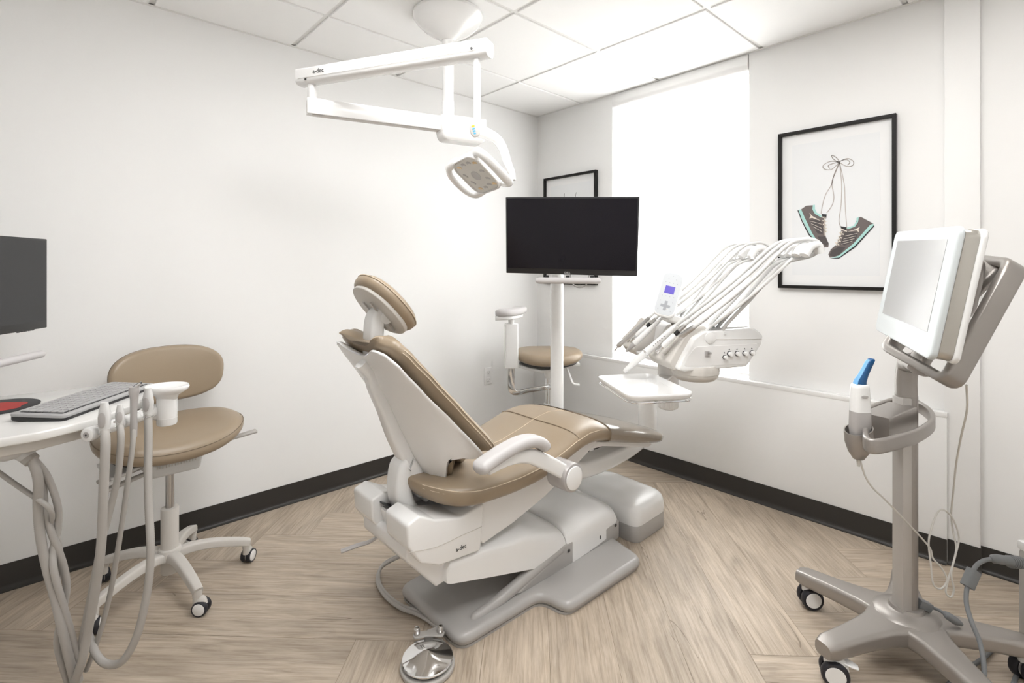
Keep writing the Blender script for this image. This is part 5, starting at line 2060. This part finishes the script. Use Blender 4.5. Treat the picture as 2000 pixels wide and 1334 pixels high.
for r in range(nr):
    cw = (KL - .034) / nc
    rh = (KW - .034) / nr
    c = 0
    while c < nc:
        span = 1
        if r == 0 and c == 4:
            span = 5
        elif r in (2, 3) and c in (0, 13):
            span = 2
        x0 = -KL / 2 + .017 + c * cw
        y0 = -KW / 2 + .017 + r * rh
        kb.box((x0 + cw * span / 2, y0 + rh / 2, .0222), (cw * span - .0026, rh - .0030, .0040), r=.001, k=1, T=KT)
        c += span
kb.build('keycaps', 'key', t)
mmx = V((-2.9009, -0.6436, 0.8225))
t = thing('mouse_mat', 'round dark mouse mat with a red print, at the left end of the keyboard', 'mouse mat', (mmx.x, mmx.y, ZD))
g = G()
c_ = mmx - RV * .055 + FV * .02
g.cyl((c_.x, c_.y, ZD), (c_.x, c_.y, ZD + .003), .108, n=60, bev=.001)
mt_ = g.build('pad', 'ink', t)
g = G()
g.prism([(c_.x - .01 + (x * 1.0 + .006 * math.sin(7 * math.atan2(y, x))), c_.y - .01 + y) for x, y in selem(.085, .070, 60)], ZD + .0028, ZD + .0034, 0, 1, 'z')
g.build('red_print', 'red', mt_)

# left monitor on its stand
mr, mtop, mbot = V((-2.8042, -0.3063, 1.3400)), 1.340, 1.026
lx = V((.543, .840, 0)).normalized()
ln_ = V((lx.y, -lx.x, 0))
LW, LHh = .54, mtop - mbot
lcen = V((mr.x, mr.y, (mtop + mbot) / 2)) - lx * (LW / 2)
LT = Matrix.Translation(lcen) @ Matrix((lx, UPZ, ln_)).transposed().to_4x4()
monitor('monitor', 'charcoal monitor cut by the left edge of the photo, above the white work surface', LT, LW, LHh, 'screen2', None, 5)
t = thing('monitor_stand', 'pale handle bar of the monitor stand on the work surface at the left edge', 'monitor stand', (-3.03, -.52, ZD))
g = G()
g.cyl((-3.03, -.50, ZD + .003), (-3.03, -.50, 1.15), .022, n=24)
g.cyl((-3.03, -.50, ZD), (-3.03, -.50, ZD + .012), .07, n=32, bev=.003)
g.build('post', 'gwhite', t)
g = G()
g.sweep([V((-3.03, -.50, 1.14)), lcen - ln_ * .05 - V((0, 0, .04))], rrect(.04, .04, .01))
g.build('mount', 'gwhite', t)
g = G()
he = V((-2.8124, -0.4894, 0.9583))
g.tube([he, he - lx * .08, he - lx * .2, he - lx * .32], lambda q: .0125 * min(1, .5 + 14 * min(q, 1 - q)), 14, sm=6)
g.build('handle_bar', 'arm', t, ang=60)
g = G()
g.sweep([he - lx * .16, V((-3.03, -.50, he.z))], rrect(.02, .02, .005))
g.build('bar_bracket', 'gwhite', t)

# ================================================================ RIGHT: SCANNER CART
hx_, hy_ = -.800, -2.418
t = thing('scanner_cart', 'taupe metal five-legged scanner cart with a frame handle, standing before the window wall', 'cart', (hx_, hy_, 0))
RC = .0375
cast = []
for k, a_ in enumerate((11, 83, 155, 227, 299)):
    a = math.radians(a_)
    d = V((math.cos(a), math.sin(a), 0))
    sd = V((-d.y, d.x, 0))
    c = V((hx_, hy_, 0))
    Rl = .318 if a_ == 155 else .298
    g = G()
    rows = []
    for q in [i / 14 for i in range(15)]:
        r = .01 + q * (Rl + .030 - .01)
        w_ = lerp([(0, .085), (.18, .072), (.32, .052), (.6, .040), (.93, .034), (1, .026)], q)
        zt = lerp([(0, .150), (.25, .142), (1, .128)], q)
        zb = lerp([(0, .088), (.3, .088), (1, .080)], q)
        if q > .96:
            zt -= .004
            zb += .004
        rows.append([c + d * r + sd * x + V((0, 0, (zt + zb) / 2 + y)) for x, y in rrect(2 * w_, zt - zb, .014, 4)])
    g.loft(rows)
    g.build('leg', 'taupe', t, ang=40)
    ca = math.radians((-20, -48, -66, -40, -30)[k])
    cast.append((c + d * Rl, ca))
for p, ca in cast:
    d = V((math.cos(ca), math.sin(ca), 0))
    ax = V((-d.y, d.x, 0))
    cc = V((p.x, p.y, RC)) + d * .010
    g = G()
    g.cyl((p.x, p.y, .060), (p.x, p.y, .086), .018, n=20)
    g.tube([V((p.x, p.y, .072)) - d * .004, cc + d * .018 + V((0, 0, .026)), cc + d * .030 + V((0, 0, .006))], [.017, .016, .010], 14, sm=4)
    cs = g.build('caster', 'gwhite', t, ang=50)
    for sg in (-1, 1):
        T = Matrix.Translation(cc + ax * sg * .0165) @ Matrix((d, UPZ, d.cross(UPZ))).transposed().to_4x4()
        g = G()
        g.lathe([(.028, -.0115), (.034, -.012), (RC, -.006), (RC, .006), (.034, .012), (.028, .0115)], 36, T=T)
        g.build('tyre', 'tyre', cs)
        for zz in (-1, 1):
            g = G()
            g.lathe([(.001, zz * .0128), (.026, zz * .0125), (.0285, zz * .010), (.0285, 0)][::zz], 32, T=T)
            g.build('wheel_disc', 'gwhite', cs)
    g = G()
    g.sweep([cc + d * .012 + V((0, 0, .036)), cc + d * .040 + V((0, 0, .032)), cc + d * .060 + V((0, 0, .026))], rrect(.026, .005, .002, 3), sm=3, scale=lambda q: (.7 + .5 * math.sin(PI * q), 1))
    g.build('brake_tab', 'gwhite', cs)
# hub
g = G()
g.lathe([(.098, .090), (.102, .10), (.102, .128), (.092, .140), (.078, .1515), (.058, .1545), (.048, .159), (.044, .168), (.02, .170)], 40, T=Matrix.Translation((hx_, hy_, 0)))
g.build('hub', 'taupe', t, ang=40)
# column: flat pale strip on one side, rounded darker side
cd = V((-.30, .95, 0)).normalized()     # direction of the flat side
csd = V((cd.y, -cd.x, 0))
g = G()
sec = rrect(.058, .062, .024, 6)
g.loft([[V((hx_, hy_, z)) + csd * y + cd * x for x, y in sec] for z in (.14, .50, .835)])
g.build('column', 'taupe', t, ang=40)
g = G()
g.box((hx_ - .0215 * .7337 - .010 * .6794, hy_ + .0215 * .6794 - .010 * .7337, .49), (.028, .046, .68), r=.003, R=Matrix.Rotation(math.atan2(-.6794, .7337), 4, 'Z'))
g.build('column_face', 'taupel', t, ang=40, label='paler flat face of the column')
g = G()
nk0 = V((hx_, hy_, .835))
fr = {'BL': V((-0.916, -2.3954, 0.9895)), 'BR': V((-1.1200, -2.5609, 0.9455)), 'TR': V((-0.9845, -2.6728, 1.2426)), 'TL': V((-0.7368, -2.5614, 1.2619))}
bm_ = fr['BL'].lerp(fr['BR'], .55)
g.sweep([nk0 - V((0, 0, .003)), nk0 + V((0, 0, .055)), nk0 + V((-.015, -.008, .10)), nk0.lerp(bm_, .5) + V((0, 0, .055)), bm_ - V((0, 0, .006))], rrect(.056, .058, .02, 5), up=(-.9, -.3, .1), sm=6, scale=lambda q: (1, 1 - .35 * q))
g.build('neck', 'taupe', t, ang=50)
# frame handle loop
g = G()
cs_ = [fr['BL'], fr['BR'], fr['TR'], fr['TL']]
fn = (cs_[1] - cs_[0]).cross(cs_[2] - cs_[1]).normalized()
loop = []
for i in range(4):
    p0, p, p1 = cs_[i - 1], cs_[i], cs_[(i + 1) % 4]
    a, b = (p0 - p).normalized(), (p1 - p).normalized()
    r = .028
    for j in range(6):
        q = j / 5
        loop.append((p + a * r) * (1 - q) ** 2 + p * 2 * q * (1 - q) + (p + b * r) * q * q)
P = loop
m = len(P)
rows = []
for i in range(m):
    tn = (P[(i + 1) % m] - P[(i - 1) % m]).normalized()
    sdv = tn.cross(fn).normalized()
    rows.append([P[i] + sdv * x + fn * y for x, y in rrect(.026, .056, .010, 4)])
g.loft(rows, closed=True)
fh = g.build('frame_handle', 'taupe', t, ang=50)
# mount block behind the display
SX, SZ, SN = V((-.9145, -.4030, -.0352)).normalized(), V((.0343, -.1640, .9859)), V((-.4031, .9004, .1638))
SX = SX.normalized()
SZ = (SZ - SX * SZ.dot(SX)).normalized()
SN = SX.cross(SZ).normalized()
if SN.y < 0:
    SN = -SN
SC_ = V((-.99525, -2.458, 1.185))
ST = Matrix.Translation(SC_) @ Matrix((SX, SZ, SN)).transposed().to_4x4()
g = G()
g.loft([[ST @ V((x, y + .02, z)) for x, y in rrect(w_, h_, .03, 5)] for w_, h_, z in ((.14, .16, -.058), (.17, .20, -.075), (.17, .20, -.115), (.13, .15, -.135))])
g.build('display_mount', 'taupe', t, ang=50)
g = G()
g.sweep([ST @ V((0, .02, -.12)), (fr['TL'] + fr['TR'] + fr['BL'] + fr['BR']) / 4, ST @ V((.0, .07, -.17)), fr['TL'].lerp(fr['TR'], .5)], rrect(.06, .03, .01, 3), sm=4)
g.sweep([ST @ V((0, -.02, -.11)), fr['BL'].lerp(fr['BR'], .5)], rrect(.06, .03, .01, 3))
g.build('mount_arm', 'taupe', t, ang=50)
# wand holder block, ring handle
g = G()
ba, bb_ = V((hx_, hy_, .775)), V((-1.0544, -2.3763, 0.7708))
g.sweep([ba.lerp(bb_, .12), ba.lerp(bb_, .9)], rrect(.075, .070, .004, 3))
g.build('holder_block', 'taupe', t, ang=40)
ring = [V((-1.0659, -2.3664, 0.765)), V((-1.1849, -2.3959, 0.765)), V((-1.1940, -2.4194, 0.765)), V((-1.1173, -2.4476, 0.765)), V((-0.9991, -2.4770, 0.765)), V((-0.8506, -2.4877, 0.765)), V((-0.731, -2.4693, 0.765)), V((-0.6401, -2.4329, 0.765)), V((-0.5927, -2.3979, 0.765)), V((-0.6238, -2.3601, 0.765)), V((-0.7466, -2.3343, 0.765)), V((-0.853, -2.3254, 0.765)), V((-0.9515, -2.3387, 0.765))]
g = G()
g.sweep(ring, rrect(.014, .040, .006, 4), sm=4, closed=True)
g.build('ring_handle', 'taupe', t, ang=50)
cp = V((-1.0913, -2.3558, 0.7386))
g = G()
n = 32
rows = []
for z, r, tl in ((-.052, .008, 0), (-.050, .014, 0), (-.030, .026, 0), (-.005, .034, 0), (.018, .036, 0), (.036, .036, .012), (.036, .033, .012), (.0, .031, 0), (-.03, .02, 0)):
    rows.append([cp + RV * (r * math.cos(2 * PI * j / n)) + FV * (r * math.sin(2 * PI * j / n)) + V((0, 0, z + tl * math.cos(2 * PI * j / n - .4))) for j in range(n)])
g.loft(rows)
g.build('wand_holder', 'taupe', t, ang=50)
g = G()
frames = [V((-1.0502, -2.5846, 0.9333)), V((-0.9689, -2.5781, 0.8525)), V((-0.8871, -2.5585, 0.7596)), V((-0.8052, -2.5389, 0.652)), V((-0.7593, -2.5270, 0.5498)), V((-0.7376, -2.5198, 0.4692)), V((-0.7329, -2.5241, 0.4133)), V((-0.7391, -2.5320, 0.3709)), V((-0.7593, -2.5270, 0.3292)), V((-0.7862, -2.5156, 0.2724)), V((-0.7885, -2.5135, 0.2442)), V((-0.777, -2.5241, 0.2317)), V((-0.7713, -2.5295, 0.2568)), V((-0.777, -2.5241, 0.3037)), V((-0.7546, -2.5313, 0.3528)), V((-0.7333, -2.5374, 0.4027)), V((-0.7461, -2.5256, 0.4582)), V((-0.7778, -2.5099, 0.4915)), V((-0.794, -2.4949, 0.4868)), V((-0.8207, -2.4837, 0.4446)), V((-0.8276, -2.4773, 0.3977)), V((-0.823, -2.4816, 0.3351)), V((-0.8173, -2.4869, 0.2724)), V((-0.8, -2.5029, 0.2568)), V((-0.7862, -2.5156, 0.2849)), V((-0.8, -2.5029, 0.3225)), V((-0.8184, -2.4859, 0.3507)), V((-0.8253, -2.4795, 0.382)), V((-0.8805, -2.4556, 0.4395)), V((-0.9393, -2.4284, 0.4987)), V((-0.9995, -2.3999, 0.5582)), V((-1.0440, -2.3791, 0.5993)), V((-1.0713, -2.3675, 0.6362)), V((-1.0859, -2.3608, 0.6752)), V((-1.0891, -2.3578, 0.6929))]
g.tube(frames, .0026, 8, sm=5)
cb = g.build('scanner_cable', 'cablew', t, ang=70, label='cream cable with a twisted bundle')
g = G()
g.tube([cp - V((0, 0, .048)), cp - V((-.001, 0, .072))], [.0065, .004], 10, rib=.004)
g.build('strain_relief', 'cablew', cb)
g = G()
g.tube([V((-1.1059, -2.5604, 1.0956)), V((-1.0733, -2.5769, 1.0878)), V((-1.0349, -2.5852, 1.0680)), V((-0.9887, -2.5871, 1.0394))], .0042, 8, sm=5)
g.tube([V((-1.1436, -2.5527, 1.0435)), V((-1.0962, -2.5693, 1.0286)), V((-1.0522, -2.5828, 1.0360)), V((-1.0265, -2.5794, 1.0600)), V((-1.0108, -2.5666, 1.0806))], .0030, 8, sm=5)
g.build('display_cable', 'cablew', t, ang=70)
g = G()
g.sweep([V((-0.7895, -2.4444, 0.183)), V((-0.7623, -2.4697, 0.1669))], rrect(.026, .026, .004, 3))
g.build('power_plug', 'cable', t)
g = G()
g.tube([V((-0.7658, -2.4664, 0.1685)), V((-0.7574, -2.4878, 0.1672)), V((-0.767, -2.5062, 0.168)), V((-0.7708, -2.5163, 0.1653))], .0048, 8, sm=4)
g.tube([V((-0.7682, -2.5051, 0.1711)), V((-0.7731, -2.5141, 0.1685)), V((-0.7656, -2.5348, 0.1566)), V((-0.7541, -2.5454, 0.1487))], [.006, .0115, .0115, .006], 12)
g.build('power_lead', 'cable', t, ang=50)

t = thing('touch_display', 'white-edged touch display with a grey screen, tilted back on the taupe cart', 'touch screen', tuple(SC_))
oS = rrect(.512, .331, .024, 6)
g = G()
g.prism(oS, -.016, 0.0, .005, 3, 'z', T=ST)
g.build('front_shell', 'scrface', t, ang=45)
g = G()
g.prism([(x * .985, y * .975) for x, y in oS], -.046, -.015, .002, 1, 'z', T=ST)
g.build('side_band', 'alu', t, ang=45, label='satin metal side band')
g = G()
g.prism([(x * 1.0, y * 1.0) for x, y in oS], -.060, -.045, .006, 3, 'z', T=ST)
g.build('back_shell', 'gwhite', t, ang=45)
g = G()
g.box((0.0, .016, .0004), (.410, .236, .0012), T=ST)
g.build('screen', 'scrgrey', t)

# the scanner wand
wp = V((-1.0880, -2.3588, 0.7681))
t = thing('intraoral_scanner', 'white and grey scanner wand with a blue tip, upright in the cup of the cart', 'scanner', tuple(wp - V((0, 0, .04))))
wd = V((0, 0, 1))


def wring(c, a, b, e=3):
    return [c + RV * x + FV * y for x, y in selem(a, b, 28, e)]


g = G()
g.loft([wring(wp + V((0, 0, z)) + RV * o_, a, b) for z, a, b, o_ in ((-.058, .015, .015, 0), (-.02, .024, .020, 0), (.01, .0265, .022, 0), (.030, .0262, .022, 0), (.058, .0255, .0215, 0))])
g.build('grip', 'grip', t, ang=50, label='grey lower grip')
g = G()
g.loft([wring(wp + V((0, 0, z)), a, b) for z, a, b in ((.0575, .0252, .0212), (.09, .0240, .020), (.125, .0222, .019), (.134, .0205, .018), (.136, .018, .016))])
wb = g.build('body', 'gwhite', t, ang=50)
g = G()
g.prism(selem(.0095, .0048, 24, 3), -.001, .0014, .0005, 2, 'z', T=Matrix.Translation(wp + V((0, 0, .103)) - FV * .0200) @ TWN)
g.build('button', 'grip', wb)
g = G()
tipp = [(0.0, .135, .0165, .014), (.002, .146, .015, .013), (.010, .162, .0118, .011), (.020, .182, .0105, .010), (.028, .198, .0105, .0095), (.033, .206, .0085, .009), (.035, .209, .005, .006)]
g.loft([[wp + V((0, 0, z)) + RV * o_ + (RV * x * .9 + V((0, 0, -x * .25))) + FV * y for x, y in selem(a, b, 24, 2.6)] for o_, z, a, b in tipp])
tb = g.build('tip', 'blue', t, ang=50, label='blue angled tip')
g = G()
g.loft([[wp + V((0, 0, z)) + RV * (o_ - a * .86) + (RV * x + V((0, 0, -x * .25))) + FV * y for x, y in selem(.0028, b * .72, 16, 2.6)] for o_, z, a, b in tipp[:6]])
g.build('pale_edge', 'lblue', tb)

# equipment case at the right edge with a thick lead and ferrite
ec = V((-0.4689, -2.7141, 0.2942))
t = thing('equipment_case', 'pale equipment case cut off by the right edge, thick slate plug in its side', 'case', (ec.x, ec.y, 0))
TE = Matrix.Translation((ec.x, ec.y, 0)) @ Matrix((RV, FV, UPZ)).transposed().to_4x4()
g = G()
g.box((.0, 0, .165), (.115, .05, .33), r=.012, T=TE)
g.build('body', 'hose', t)
g = G()
g.box((.0, 0, .343), (.122, .056, .030), r=.010, T=TE)
g.build('lid', 'gwhite', t)
g = G()
g.tube([V((-0.6474, -2.6033, 0.3303)), V((-0.6416, -2.6087, 0.3303)), V((-0.6322, -2.6174, 0.3303)), V((-0.5972, -2.6362, 0.3197)), V((-0.5925, -2.6406, 0.3181)), V((-0.55, -2.6662, 0.3075))], [.007, .013, .014, .014, .017, .018], 18)
pg = g.build('plug', 'cable', t, ang=40, label='thick slate grey plug')
g = G()
for q in range(5):
    a = V((-0.5901, -2.6428, 0.3165)) + (V((-0.55, -2.6662, 0.3075)) - V((-0.5901, -2.6428, 0.3165))) * (q / 5)
    g.tube([a, a + (V((-0.55, -2.6662, 0.3075)) - V((-0.5901, -2.6428, 0.3165))) * .08], .0186, 18)
g.build('plug_rings', 'cable', pg)
g = G()
lead = [V((-0.6439, -2.6066, 0.3303)), V((-0.6626, -2.5892, 0.3255)), V((-0.6926, -2.5751, 0.317)), V((-0.7153, -2.5677, 0.3008)), V((-0.7368, -2.5614, 0.2803)), V((-0.756, -2.5573, 0.2553)), V((-0.7827, -2.5598, 0.2297)), V((-0.8252, -2.5749, 0.204)), V((-0.8484, -2.5944, 0.1664)), V((-0.8807, -2.6054, 0.1241)), V((-0.91, -2.6055, 0.0832)), V((-0.9463, -2.5928, 0.012)), V((-1.0374, -2.5445, 0.008)), V((-0.9208, -2.5199, 0.008)), V((-0.7918, -2.5399, 0.008)), V((-0.6598, -2.5808, 0.008)), V((-0.5355, -2.6140, 0.008)), V((-0.5049, -2.6423, 0.008)), V((-0.5715, -2.6625, 0.008)), V((-0.6916, -2.6585, 0.008)), V((-0.8386, -2.6423, 0.008))]
g.tube(lead, .0062, 10, sm=7)
g.build('lead', 'cable', t, ang=70)
g = G()
fa, fb = V((-0.7119, -2.5709, 0.3072)), V((-0.7414, -2.5571, 0.263))
g.sweep([fa, fb], rrect(.030, .028, .006, 3), up=tuple(RV))
g.build('ferrite', 'cable', t, ang=40)
